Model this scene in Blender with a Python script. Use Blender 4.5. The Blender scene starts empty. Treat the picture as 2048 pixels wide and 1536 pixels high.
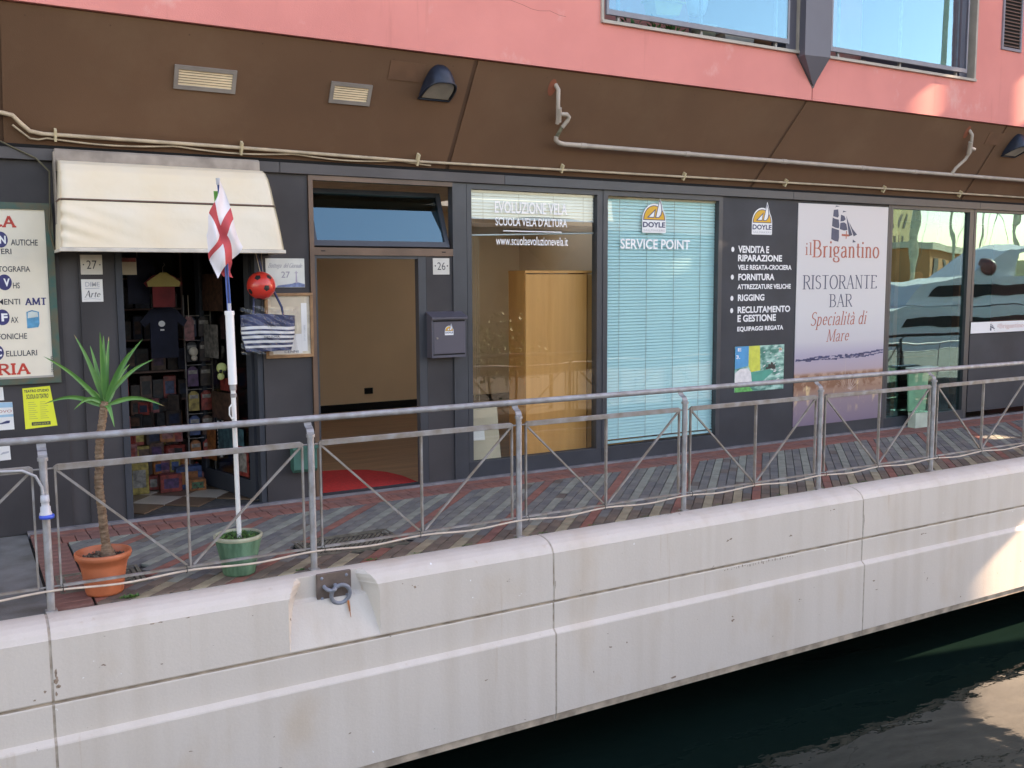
import bpy, math, random
from mathutils import Vector, Matrix
random.seed(7)
R = math.radians
S = bpy.context.scene
COL = S.collection

# ------------------------------------------------------------------ camera, sky, sun, exposure
cam_d = bpy.data.cameras.new('camera')
cam = bpy.data.objects.new('camera', cam_d); COL.objects.link(cam)
cam_d.sensor_width = 36.0
cam_d.lens = 1925.85 / 2048 * 36.0
cam_d.clip_start = 0.05; cam_d.clip_end = 2000
_r = Vector((0.86401, -0.50345, -0.00517)); _u = Vector((0.05828, 0.0898, 0.99425)); _f = Vector((0.50009, 0.85935, -0.10693))
cam.matrix_world = Matrix.Translation((1.2998, -8.5985, 2.0243)) @ Matrix((( _r.x, _u.x, -_f.x), (_r.y, _u.y, -_f.y), (_r.z, _u.z, -_f.z))).to_4x4()
S.camera = cam

SUN_AZ, SUN_EL = 11.0, 28.0           # degrees from +x towards -y, and above the horizon
world = bpy.data.worlds.new('World'); S.world = world; world.use_nodes = True
nt = world.node_tree; bg = nt.nodes['Background']
sky = nt.nodes.new('ShaderNodeTexSky'); sky.sky_type = 'NISHITA'; sky.sun_disc = False
sky.sun_elevation = R(SUN_EL); sky.sun_rotation = R(90 + SUN_AZ)
sky.air_density = 1.0; sky.dust_density = 0.4; sky.ozone_density = 2.0
nt.links.new(sky.outputs[0], bg.inputs[0]); bg.inputs[1].default_value = 0.15
sd = bpy.data.lights.new('sun', 'SUN'); sun = bpy.data.objects.new('sun', sd); COL.objects.link(sun)
sd.energy = 5.0; sd.angle = R(0.5); sd.color = (1.0, 0.93, 0.80)
_s = Vector((math.cos(R(SUN_AZ)) * math.cos(R(SUN_EL)), -math.sin(R(SUN_AZ)) * math.cos(R(SUN_EL)), math.sin(R(SUN_EL))))
sun.rotation_euler = _s.to_track_quat('Z', 'Y').to_euler(); sun.location = (20, -10, 20)
vs = S.view_settings
vs.view_transform = 'Standard'; vs.look = 'None'; vs.gamma = 1; vs.use_curve_mapping = False
vs.exposure = 2.12
vs.use_white_balance = True; vs.white_balance_temperature = 9300; vs.white_balance_tint = 24
S.render.engine = 'CYCLES'
S.cycles.max_bounces = 8; S.cycles.diffuse_bounces = 4; S.cycles.glossy_bounces = 4
S.cycles.transparent_max_bounces = 16; S.cycles.transmission_bounces = 4
S.cycles.caustics_reflective = False; S.cycles.caustics_refractive = False
S.cycles.sample_clamp_indirect = 6.0
try:
    S.cycles.use_denoising = True
except Exception: pass

# ------------------------------------------------------------------ materials
MATS = {}
def mat(name, col, rough=0.6, var=0.12, scale=6.0, bump=0.0, bscale=60.0, metal=0.0, spec=0.5, col2=None, stretch=(1,1,1), thr=(0.35,0.65), bdist=0.01, coat=0.0):
    """Principled material whose colour drifts between col and col2 (or a darker col) with noise."""
    m = bpy.data.materials.new(name); m.use_nodes = True
    n = m.node_tree.nodes; l = m.node_tree.links; b = n['Principled BSDF']
    b.inputs['Roughness'].default_value = rough; b.inputs['Metallic'].default_value = metal
    b.inputs['Specular IOR Level'].default_value = spec
    b.inputs['Coat Weight'].default_value = coat
    tc = n.new('ShaderNodeTexCoord'); mp = n.new('ShaderNodeMapping'); mp.inputs['Scale'].default_value = stretch
    l.new(tc.outputs['Object'], mp.inputs[0])
    nz = n.new('ShaderNodeTexNoise'); nz.inputs['Scale'].default_value = scale; nz.inputs['Detail'].default_value = 6
    l.new(mp.outputs[0], nz.inputs['Vector'])
    rp = n.new('ShaderNodeValToRGB'); rp.color_ramp.elements[0].position = thr[0]; rp.color_ramp.elements[1].position = thr[1]
    c2 = col2 if col2 else tuple(max(0, c * (1 - var)) for c in col)
    c1 = col if col2 else tuple(min(1, c * (1 + var)) for c in col)
    rp.color_ramp.elements[0].color = (*c2, 1); rp.color_ramp.elements[1].color = (*c1, 1)
    l.new(nz.outputs['Fac'], rp.inputs[0]); l.new(rp.outputs[0], b.inputs['Base Color'])
    if bump > 0:
        n2 = n.new('ShaderNodeTexNoise'); n2.inputs['Scale'].default_value = bscale; n2.inputs['Detail'].default_value = 4
        l.new(tc.outputs['Object'], n2.inputs['Vector'])
        bp_ = n.new('ShaderNodeBump'); bp_.inputs['Strength'].default_value = bump; bp_.inputs['Distance'].default_value = bdist
        l.new(n2.outputs['Fac'], bp_.inputs['Height']); l.new(bp_.outputs[0], b.inputs['Normal'])
    MATS[name] = m
    return m

def glass(name, tint, ior=1.55, rough=0.0, rcol=(1,1,1), wav=0.12):
    m = bpy.data.materials.new(name); m.use_nodes = True
    n = m.node_tree.nodes; l = m.node_tree.links; n.remove(n['Principled BSDF']); out = n['Material Output']
    t = n.new('ShaderNodeBsdfTransparent'); t.inputs[0].default_value = (*tint, 1)
    g = n.new('ShaderNodeBsdfGlossy'); g.inputs['Color'].default_value = (*rcol, 1); g.inputs['Roughness'].default_value = rough
    # Schlick reflectance, the same from both sides of the pane
    f0 = ((ior - 1) / (ior + 1)) ** 2
    lw = n.new('ShaderNodeLayerWeight'); lw.inputs[0].default_value = .5
    pw = n.new('ShaderNodeMath'); pw.operation = 'POWER'; l.new(lw.outputs['Facing'], pw.inputs[0]); pw.inputs[1].default_value = 5
    f = n.new('ShaderNodeMath'); f.operation = 'MULTIPLY_ADD'; l.new(pw.outputs[0], f.inputs[0]); f.inputs[1].default_value = 1 - f0; f.inputs[2].default_value = f0
    tc = n.new('ShaderNodeTexCoord'); nz = n.new('ShaderNodeTexNoise'); nz.inputs['Scale'].default_value = 1.3; nz.inputs['Detail'].default_value = 1
    bp_ = n.new('ShaderNodeBump'); bp_.inputs['Strength'].default_value = wav; bp_.inputs['Distance'].default_value = 0.02
    l.new(tc.outputs['Object'], nz.inputs['Vector']); l.new(nz.outputs['Fac'], bp_.inputs['Height']); l.new(bp_.outputs[0], g.inputs['Normal'])
    mx = n.new('ShaderNodeMixShader'); l.new(f.outputs[0], mx.inputs[0]); l.new(t.outputs[0], mx.inputs[1]); l.new(g.outputs[0], mx.inputs[2])
    l.new(mx.outputs[0], out.inputs[0]); MATS[name] = m
    return m

def stained(name, base, rough=0.55):
    """painted concrete: broad tone drift, vertical dirt streaks, small brown chips"""
    m = bpy.data.materials.new(name); m.use_nodes = True
    n = m.node_tree.nodes; l = m.node_tree.links; b = n['Principled BSDF']; b.inputs['Roughness'].default_value = rough
    tc = n.new('ShaderNodeTexCoord')
    def noise(scale, stretch, detail=5):
        mp = n.new('ShaderNodeMapping'); mp.inputs['Scale'].default_value = stretch; l.new(tc.outputs['Object'], mp.inputs[0])
        z = n.new('ShaderNodeTexNoise'); z.inputs['Scale'].default_value = scale; z.inputs['Detail'].default_value = detail
        l.new(mp.outputs[0], z.inputs['Vector']); return z
    def ramp(src, p0, p1, c0, c1):
        r_ = n.new('ShaderNodeValToRGB'); r_.color_ramp.elements[0].position = p0; r_.color_ramp.elements[1].position = p1
        r_.color_ramp.elements[0].color = c0; r_.color_ramp.elements[1].color = c1; l.new(src.outputs['Fac'], r_.inputs[0]); return r_
    def mix(fac, a, c, t='MIX'):
        x = n.new('ShaderNodeMix'); x.data_type = 'RGBA'; x.blend_type = t
        if isinstance(fac, float): x.inputs[0].default_value = fac
        else: l.new(fac, x.inputs[0])
        l.new(a, x.inputs[6])
        if isinstance(c, tuple): x.inputs[7].default_value = c
        else: l.new(c, x.inputs[7])
        return x.outputs[2]
    broad = ramp(noise(0.9, (1, 1, 1)), 0.3, 0.7, (*[c * 0.93 for c in base], 1), (*base, 1))
    streak = ramp(noise(7.0, (1, 1, 0.06), 6), 0.45, 0.8, (1, 1, 1, 1), (0.88, 0.85, 0.81, 1))
    c = mix(0.7, broad.outputs[0], streak.outputs[0], 'MULTIPLY')
    fine = ramp(noise(90, (1, 1, 1), 3), 0.3, 0.7, (0.96, 0.96, 0.96, 1), (1.0, 1.0, 1.0, 1))
    c = mix(1.0, c, fine.outputs[0], 'MULTIPLY')
    chips = ramp(noise(9, (1, 1, 1.8), 9), 0.725, 0.74, (0, 0, 0, 1), (1, 1, 1, 1))
    blot = ramp(noise(2.2, (1, 1, .5), 8), 0.56, 0.74, (1, 1, 1, 1), (0.93, 0.87, 0.80, 1)); c = mix(1.0, c, blot.outputs[0], 'MULTIPLY')
    drip = ramp(noise(16.0, (1, 1, 0.035), 4), 0.66, 0.80, (1, 1, 1, 1), (0.86, 0.76, 0.66, 1)); c = mix(.8, c, drip.outputs[0], 'MULTIPLY')
    c = mix(chips.outputs[0], c, (0.24, 0.16, 0.11, 1))
    chips2 = ramp(noise(17, (1, 1, 1), 3), 0.755, 0.77, (0, 0, 0, 1), (1, 1, 1, 1))
    c = mix(chips2.outputs[0], c, (0.86, 0.84, 0.82, 1))
    l.new(c, b.inputs['Base Color'])
    nz = noise(55, (1, 1, 1), 4); bp_ = n.new('ShaderNodeBump'); bp_.inputs['Strength'].default_value = 0.12; bp_.inputs['Distance'].default_value = 0.01
    l.new(nz.outputs['Fac'], bp_.inputs['Height']); l.new(bp_.outputs[0], b.inputs['Normal'])
    MATS[name] = m; return m

M_dark = mat('dark_painted_metal', (0.046, 0.051, 0.060), 0.55, 0.14, 2.0, 0.05, 90, spec=0.25)
M_dark2 = mat('charcoal_panel', (0.050, 0.046, 0.048), 0.55, 0.2, 1.6, 0.05, 90, spec=0.3)
M_frame = mat('grey_window_frame', (0.048, 0.052, 0.060), 0.38, 0.10, 3)
M_brownframe = mat('warm_lit_door_frame', (0.15, 0.085, 0.055), 0.35, 0.25, 2.5)  # warm reflected light on the frame's left and top put into this brown
M_beam = mat('dark_brown_beam', (0.075, 0.066, 0.066), 0.5, 0.15, 2)
def weather(m, pale, amount, sc_, stretch, p0, p1):
    n = m.node_tree.nodes; l = m.node_tree.links; b = n['Principled BSDF']; src = b.inputs['Base Color'].links[0].from_socket
    tc = n.new('ShaderNodeTexCoord'); mp = n.new('ShaderNodeMapping'); mp.inputs['Scale'].default_value = stretch; mp.inputs['Location'].default_value = (3.1, 7.7, 1.3)
    l.new(tc.outputs['Object'], mp.inputs[0]); z = n.new('ShaderNodeTexNoise'); z.inputs['Scale'].default_value = sc_; z.inputs['Detail'].default_value = 9; z.inputs['Roughness'].default_value = .65; l.new(mp.outputs[0], z.inputs['Vector'])
    rp = n.new('ShaderNodeMapRange'); rp.inputs[1].default_value = p0; rp.inputs[2].default_value = p1; rp.inputs[3].default_value = 0; rp.inputs[4].default_value = amount; l.new(z.outputs['Fac'], rp.inputs[0])
    x = n.new('ShaderNodeMix'); x.data_type = 'RGBA'; l.new(rp.outputs[0], x.inputs[0]); l.new(src, x.inputs[6]); x.inputs[7].default_value = (*pale, 1); l.new(x.outputs[2], b.inputs['Base Color'])
M_soffit = mat('brown_soffit', (0.160, 0.080, 0.044), 0.8, 0.08, 1.1, 0.12, 160)
M_soffitd = mat('brown_soffit_strip', (0.115, 0.058, 0.034), 0.8, 0.1, 3)
M_pink = mat('salmon_render', (0.84, 0.29, 0.255), 0.9, 0.06, 1.4, 0.35, 130, col2=(0.77, 0.26, 0.23), bdist=0.006)
M_quay = stained('painted_concrete', (0.70, 0.622, 0.548))
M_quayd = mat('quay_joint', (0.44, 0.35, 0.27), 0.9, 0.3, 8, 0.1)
weather(M_pink, (.86, .50, .45), .55, 1.9, (1, 1, .8), .60, .72); weather(M_pink, (.50, .15, .13), .35, 5.0, (1.4, 1, .12), .60, .78)
weather(M_soffit, (.21, .12, .07), .5, 1.3, (1, 1, 1), .5, .75); weather(M_soffit, (.07, .035, .022), .5, 9, (1, .35, .35), .66, .8)
M_black = mat('black_void', (0.006, 0.006, 0.007), 0.9)
M_white = mat('white_paint', (0.80, 0.79, 0.76), 0.5, 0.03, 5)
M_vinyl = mat('white_vinyl', (0.84, 0.84, 0.84), 0.4, 0.01, 5)
M_steel = mat('galvanised_steel', (0.37, 0.375, 0.395), 0.5, 0.22, 14, 0.15, 120, metal=0.2, col2=(0.27, 0.255, 0.245))
M_steel2 = mat('weathered_steel_bar', (0.33, 0.315, 0.305), 0.6, 0.25, 10, 0.15, 120, metal=0.15, col2=(0.23, 0.19, 0.155))
M_rust = mat('rust', (0.42, 0.13, 0.04), 0.9, 0.4, 12)
M_plate = mat('brown_steel_plate', (0.15, 0.105, 0.085), 0.6, 0.2, 9, 0.2, 50)
M_ring = mat('grey_ring', (0.22, 0.235, 0.27), 0.5, 0.2, 25, 0.3, 60)
M_cable = mat('beige_cable', (0.62, 0.50, 0.40), 0.6, 0.15, 8)
M_conduit = mat('cream_conduit', (0.52, 0.41, 0.29), 0.7, 0.2, 6, 0.2, 80)
M_pvc = mat('grey_pvc', (0.44, 0.375, 0.32), 0.6, 0.12, 5)
M_tan = mat('tan_wall', (0.80, 0.60, 0.40), 0.9, 0.04, 1.2)
M_ceil = mat('ceiling_paint', (0.72, 0.66, 0.58), 0.9)
M_wood = mat('beech_veneer', (0.80, 0.37, 0.12), 0.45, 0.1, 5, 0, stretch=(3, 3, 0.25), col2=(0.72, 0.32, 0.10))
M_woodfl = mat('wood_floor', (0.36, 0.20, 0.11), 0.35, 0.2, 4, stretch=(0.3, 3, 1))
M_blind = mat('white_blind', (0.58, 0.69, 0.76), 0.4, 0.03, 3)
M_blindc = mat('aqua_blind', (0.47, 0.87, 0.98), 0.45, 0.05, 1.2)
M_cream = mat('cream_fabric', (0.80, 0.71, 0.57), 0.75, 0.05, 2.2, 0.5, 3.5, col2=(0.80, 0.67, 0.49), bdist=0.03)
M_hood = mat('dusty_hood', (0.33, 0.28, 0.24), 0.9, 0.2, 7)
M_red = mat('red_print', (0.62, 0.045, 0.035), 0.5, 0.05)
M_redcloth = mat('red_cloth', (0.64, 0.085, 0.095), 0.8, 0.08, 8)
M_whitecloth = mat('white_cloth', (0.78, 0.74, 0.76), 0.8, 0.05, 7)
M_greencloth = mat('green_cloth', (0.10, 0.42, 0.08), 0.8)
M_navy = mat('navy_ink', (0.035, 0.045, 0.13), 0.5, 0.05)
M_ink = mat('dark_ink', (0.045, 0.045, 0.055), 0.6)
M_carpet = mat('red_carpet', (0.55, 0.025, 0.02), 0.95, 0.12, 30, 0.5, 200)
M_terra = mat('orange_plastic_pot', (0.62, 0.17, 0.075), 0.45, 0.12, 5, 0.1)
M_green = mat('green_glazed_pot', (0.13, 0.27, 0.17), 0.65, 0.3, 22, 0.3, 60, stretch=(1, 1, 0.16), col2=(0.06, 0.155, 0.09))
M_potrim = mat('worn_pot_rim', (0.40, 0.40, 0.28), 0.7, 0.2, 12)
M_soil = mat('potting_soil', (0.055, 0.042, 0.03), 0.95, 0.5, 60, 0.8, 60)
M_leaf = mat('yucca_leaf', (0.11, 0.30, 0.06), 0.42, 0.25, 5, col2=(0.06, 0.22, 0.055))
M_leaf2 = mat('small_leaf', (0.06, 0.17, 0.035), 0.55, 0.35, 30)
M_bark = mat('palm_bark', (0.30, 0.20, 0.13), 0.9, 0.35, 26, 0.9, 60, stretch=(1, 1, 3), col2=(0.15, 0.085, 0.05))
M_yellow = mat('yellow_paper', (0.78, 0.80, 0.06), 0.7, 0.03)
M_paper = mat('white_paper', (0.78, 0.77, 0.74), 0.7, 0.03)
M_dgreen = mat('dark_green_metal', (0.03, 0.13, 0.10), 0.5, 0.2, 8)
M_blue = mat('blue_plastic', (0.03, 0.10, 0.55), 0.4)
M_lampblue = mat('blue_lamp_metal', (0.013, 0.021, 0.038), 0.4, 0.25, 14)
M_lampglass = mat('lamp_glass', (0.45, 0.42, 0.38), 0.2)
M_vent = mat('vent_grey', (0.27, 0.235, 0.21), 0.6)
M_ventslat = mat('vent_cream', (0.72, 0.55, 0.36), 0.6)
M_mail = mat('mailbox_grey', (0.085, 0.08, 0.10), 0.42, 0.08, 4)
M_ball = mat('red_ball', (0.72, 0.045, 0.03), 0.35, 0.05, coat=0.3)
M_cardb = mat('beige_board', (0.58, 0.50, 0.38), 0.8, 0.05)
M_wfr = mat('worn_wood_frame', (0.32, 0.17, 0.08), 0.6, 0.25, 9)
M_collage = mat('faded_paper_collage', (0.75, 0.66, 0.50), 0.7, 0.1, 9, col2=(0.50, 0.42, 0.33))
M_marble = mat('marble_plate', (0.62, 0.59, 0.53), 0.5, 0.06, 9)
M_colgrey = mat('blue_grey_cladding', (0.115, 0.115, 0.145), 0.45, 0.06, 2)
M_winalu = mat('beige_aluminium', (0.42, 0.38, 0.33), 0.5, 0.08)
M_pframe = mat('glass_clamp_rail', (0.20, 0.21, 0.25), 0.4, 0.1)
M_conc = mat('worn_concrete', (0.20, 0.20, 0.19), 0.9, 0.3, 3.5, 0.4, 60, col2=(0.12, 0.115, 0.10))
M_grout = mat('paving_bed', (0.055, 0.05, 0.045), 0.95, 0.3, 20)
M_plinth = mat('plinth_strip', (0.20, 0.19, 0.20), 0.8, 0.2, 8)
M_iron = mat('cast_iron', (0.20, 0.18, 0.13), 0.7, 0.35, 12, 0.4, 60, col2=(0.10, 0.09, 0.07))
def paver(n_, c): return mat(n_, c, 0.85, 0.22, 7, 0.45, 70, col2=tuple(x * 0.72 for x in c), bdist=0.006)
B_red = paver('red_paver', (0.34, 0.135, 0.10)); B_red2 = paver('dusty_red_paver', (0.28, 0.13, 0.105))
B_g1 = paver('slate_paver', (0.20, 0.195, 0.18)); B_g2 = paver('dark_slate_paver', (0.165, 0.165, 0.16)); B_g3 = paver('grey_green_paver', (0.215, 0.21, 0.185))
B_p = paver('pale_green_paver', (0.30, 0.31, 0.255)); B_t1 = paver('brown_paver', (0.22, 0.165, 0.125)); B_t2 = paver('umber_paver', (0.17, 0.135, 0.11)); B_tp = paver('sand_paver', (0.40, 0.34, 0.23))
G_shop = glass('shop_glass', (0.955, 0.965, 0.94), 1.5)
G_shop2 = glass('tinted_shop_glass', (0.72, 0.80, 0.76), 2.15, rcol=(0.50, 0.88, 1.0))
G_balc = glass('balcony_glass', (0.60, 0.80, 0.86), 2.3, rcol=(0.42, 0.80, 0.98), wav=0.02)
G_tran = glass('transom_glass', (0.35, 0.40, 0.42), 2.5, rcol=(0.42, 0.82, 0.93), wav=0.02)
G_plastic = glass('clear_plastic', (0.88, 0.88, 0.88), 1.5, 0.12)

# ------------------------------------------------------------------ geometry helpers
WL = {}
class MB:
    """collects shapes and links them as one mesh object"""
    def __init__(s): s.v = []; s.f = []; s.m = []; s.mats = []; s.sm = []
    def mi(s, m):
        if m is None: return 0
        if m not in s.mats: s.mats.append(m)
        return s.mats.index(m)
    def add(s, vs_, fs, m=None, smooth=False):
        o = len(s.v); s.v += [tuple(v) for v in vs_]; k = s.mi(m)
        for f in fs: s.f.append([i + o for i in f]); s.m.append(k); s.sm.append(smooth)
        return s
    def box(s, x0, y0, z0, x1, y1, z1, m=None, c=0.0):
        if c <= 0:
            v = [(x0,y0,z0),(x1,y0,z0),(x1,y1,z0),(x0,y1,z0),(x0,y0,z1),(x1,y0,z1),(x1,y1,z1),(x0,y1,z1)]
            return s.add(v, [(0,3,2,1),(4,5,6,7),(0,1,5,4),(1,2,6,5),(2,3,7,6),(3,0,4,7)], m)
        x0,x1 = min(x0,x1),max(x0,x1); y0,y1=min(y0,y1),max(y0,y1); z0,z1=min(z0,z1),max(z0,z1)
        X=(x0,x1);Y=(y0,y1);Z=(z0,z1); v=[];idx={}
        for i in (0,1):
            for j in (0,1):
                for k in (0,1):
                    sx=c if i==0 else -c; sy=c if j==0 else -c; sz=c if k==0 else -c
                    for a,p in (('x',(X[i],Y[j]+sy,Z[k]+sz)),('y',(X[i]+sx,Y[j],Z[k]+sz)),('z',(X[i]+sx,Y[j]+sy,Z[k]))):
                        idx[(i,j,k,a)]=len(v); v.append(p)
        f=[]
        I=lambda i,j,k,a: idx[(i,j,k,a)]
        for i in (0,1): f.append([I(i,0,0,'x'),I(i,1,0,'x'),I(i,1,1,'x'),I(i,0,1,'x')] if i else [I(i,0,0,'x'),I(i,0,1,'x'),I(i,1,1,'x'),I(i,1,0,'x')])
        for j in (0,1): f.append([I(0,j,0,'y'),I(0,j,1,'y'),I(1,j,1,'y'),I(1,j,0,'y')] if j else [I(0,j,0,'y'),I(1,j,0,'y'),I(1,j,1,'y'),I(0,j,1,'y')])
        for k in (0,1): f.append([I(0,0,k,'z'),I(1,0,k,'z'),I(1,1,k,'z'),I(0,1,k,'z')] if k else [I(0,0,k,'z'),I(0,1,k,'z'),I(1,1,k,'z'),I(1,0,k,'z')])
        for i in (0,1):
            for j in (0,1): f.append([I(i,j,0,'x'),I(i,j,1,'x'),I(i,j,1,'y'),I(i,j,0,'y')])
        for j in (0,1):
            for k in (0,1): f.append([I(0,j,k,'y'),I(1,j,k,'y'),I(1,j,k,'z'),I(0,j,k,'z')])
        for i in (0,1):
            for k in (0,1): f.append([I(i,0,k,'x'),I(i,1,k,'x'),I(i,1,k,'z'),I(i,0,k,'z')])
        for i in (0,1):
            for j in (0,1):
                for k in (0,1): f.append([I(i,j,k,'x'),I(i,j,k,'y'),I(i,j,k,'z')])
        return s.add(v, f, m)
    def prism(s, pts, axis, a, b, m=None):
        """polygon pts in the other two axes, extruded from a to b along axis"""
        def P(p, t): return (t, p[0], p[1]) if axis == 'x' else ((p[0], t, p[1]) if axis == 'y' else (p[0], p[1], t))
        n = len(pts); v = [P(p, a) for p in pts] + [P(p, b) for p in pts]
        f = [list(range(n))[::-1], list(range(n, 2 * n))] + [[i, (i + 1) % n, n + (i + 1) % n, n + i] for i in range(n)]
        return s.add(v, f, m)
    def tube(s, pts, r, n=10, m=None, caps=True, radii=None):
        pts = [Vector(p) for p in pts]; rings = []; v = []
        t0 = (pts[1] - pts[0]).normalized(); up = Vector((0, 0, 1)) if abs(t0.z) < 0.9 else Vector((1, 0, 0))
        nrm = t0.cross(up).normalized()
        for i, p in enumerate(pts):
            if i == 0: t = pts[1] - pts[0]
            elif i == len(pts) - 1: t = pts[-1] - pts[-2]
            else: t = (pts[i + 1] - pts[i]).normalized() + (pts[i] - pts[i - 1]).normalized()
            t.normalize(); nrm = (nrm - t * nrm.dot(t)).normalized(); bi = t.cross(nrm)
            rr = radii[i] if radii else r
            for k in range(n):
                a = 2 * math.pi * k / n; v.append(p + nrm * (rr * math.cos(a)) + bi * (rr * math.sin(a)))
        f = [[i * n + k, i * n + (k + 1) % n, (i + 1) * n + (k + 1) % n, (i + 1) * n + k] for i in range(len(pts) - 1) for k in range(n)]
        s.add(v, f, m, True)
        if caps:
            s.add([v[k] for k in range(n)], [list(range(n))], m); s.add([v[(len(pts) - 1) * n + k] for k in range(n)], [list(range(n))], m)
        return s
    def lathe(s, prof, c, n=28, m=None, smooth=True):
        v = []; k = len(prof)
        for (r, z) in prof:
            for i in range(n):
                a = 2 * math.pi * i / n; v.append((c[0] + r * math.cos(a), c[1] + r * math.sin(a), c[2] + z))
        f = [[j * n + i, j * n + (i + 1) % n, (j + 1) * n + (i + 1) % n, (j + 1) * n + i] for j in range(k - 1) for i in range(n)]
        return s.add(v, f, m, smooth)
    def sphere(s, c, r, nu=20, nv=12, m=None, sc=(1,1,1)):
        prof = [(math.sin(math.pi * j / nv), -math.cos(math.pi * j / nv)) for j in range(nv + 1)]; v = []
        for (a, b) in prof:
            for i in range(nu):
                t = 2 * math.pi * i / nu; v.append((c[0] + r * a * math.cos(t) * sc[0], c[1] + r * a * math.sin(t) * sc[1], c[2] + r * b * sc[2]))
        f = [[j * nu + i, j * nu + (i + 1) % nu, (j + 1) * nu + (i + 1) % nu, (j + 1) * nu + i] for j in range(nv) for i in range(nu)]
        return s.add(v, f, m, True)
    def poly(s, pts, m=None, smooth=False): return s.add(pts, [list(range(len(pts)))], m, smooth)
    def grid(s, fn, nu, nv, m=None, smooth=True, mf=None):
        v = [fn(i / nu, j / nv) for j in range(nv + 1) for i in range(nu + 1)]
        o = len(s.v); s.v += [tuple(p) for p in v]
        for j in range(nv):
            for i in range(nu):
                a = j * (nu + 1) + i; s.f.append([o + a, o + a + 1, o + a + nu + 2, o + a + nu + 1])
                s.m.append(s.mi(mf((i + .5) / nu, (j + .5) / nv) if mf else m)); s.sm.append(smooth)
        return s
    def mesh(s, name, m=None, loc=(0,0,0)):
        me = bpy.data.meshes.new(name)
        me.from_pydata([(a - loc[0], b - loc[1], c - loc[2]) for a, b, c in s.v], [], s.f)
        for x in (s.mats or ([m] if m else [])): me.materials.append(x)
        if not s.mats and m is None: me.materials.append(M_white)
        me.polygons.foreach_set('material_index', s.m); me.polygons.foreach_set('use_smooth', s.sm)
        me.update(); return me
    def build(s, name, m=None, parent=None, label=None, **kw):
        if m is not None and not s.mats: pass
        elif m is not None and s.mats: s.mats = [x if x is not None else m for x in s.mats]
        loc = WL.get(parent.name, (0, 0, 0)) if parent else (0, 0, 0)
        o = bpy.data.objects.new(name, s.mesh(name, m, loc)); COL.objects.link(o)
        if parent: o.parent = parent; WL[o.name] = loc
        if label: o['label'] = label
        for k, v in kw.items(): o[k] = v
        return o

def thing(name, label, cat, loc=(0, 0, 0), group=None):
    o = bpy.data.objects.new(name, None); COL.objects.link(o); o.location = loc; WL[o.name] = tuple(loc)
    o.empty_display_size = 0.1
    o['label'] = label; o['category'] = cat
    if group: o['group'] = group
    return o
def tag(o, label, cat, group=None):
    o['label'] = label; o['category'] = cat
    if group: o['group'] = group
    return o
def struct(name, mb, m=None):
    o = mb.build(name, m); o['kind'] = 'structure'; return o
def copy_tree(src, loc, label=None):
    r_ = src.copy(); COL.objects.link(r_); r_.location = loc; WL[r_.name] = tuple(loc)
    if label: r_['label'] = label
    def rec(a, b):
        for ch in list(a.children):
            c = ch.copy(); COL.objects.link(c); c.parent = b; WL[c.name] = tuple(loc); rec(ch, c)
    rec(src, r_); return r_

# flat lettering ----------------------------------------------------
TEXTS = []
def lettering(s, x0, x1, z0, z1, y, m, parent, bold=0.0, name='lettering', rot=None, lines=None):
    """sans lettering whose ink fills the box x0..x1, z0..z1 on the plane y (facing -y)"""
    cu = bpy.data.curves.new(name, 'FONT'); cu.body = s; cu.size = 1; cu.offset = bold; cu.resolution_u = 3
    o = bpy.data.objects.new('tmp', cu); COL.objects.link(o); TEXTS.append((o, x0, x1, z0, z1, y, m, parent, name, rot))
def flush_text():
    bpy.context.view_layer.update(); dg = bpy.context.evaluated_depsgraph_get()
    for (o, x0, x1, z0, z1, y, m, parent, name, rot) in TEXTS:
        me = bpy.data.meshes.new_from_object(o.evaluated_get(dg)); me.name = name
        xs = [v.co.x for v in me.vertices]; ys = [v.co.y for v in me.vertices]
        if not xs: continue
        ax, bx, ay, by = min(xs), max(xs), min(ys), max(ys); L = WL.get(parent.name, (0, 0, 0))
        cx, cz = (x0 + x1) / 2, (z0 + z1) / 2
        for v in me.vertices:
            X = x0 + (v.co.x - ax) / max(1e-6, bx - ax) * (x1 - x0); Z = z0 + (v.co.y - ay) / max(1e-6, by - ay) * (z1 - z0)
            if rot:
                dx, dz = X - cx, Z - cz; X = cx + dx * math.cos(rot) - dz * math.sin(rot); Z = cz + dx * math.sin(rot) + dz * math.cos(rot)
            v.co = (X - L[0], y - L[1], Z - L[2])
        me.materials.clear(); me.materials.append(m)
        n_ = bpy.data.objects.new(name, me); COL.objects.link(n_); n_.parent = parent; WL[n_.name] = L
        cu = o.data; bpy.data.objects.remove(o); bpy.data.curves.remove(cu)

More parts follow.
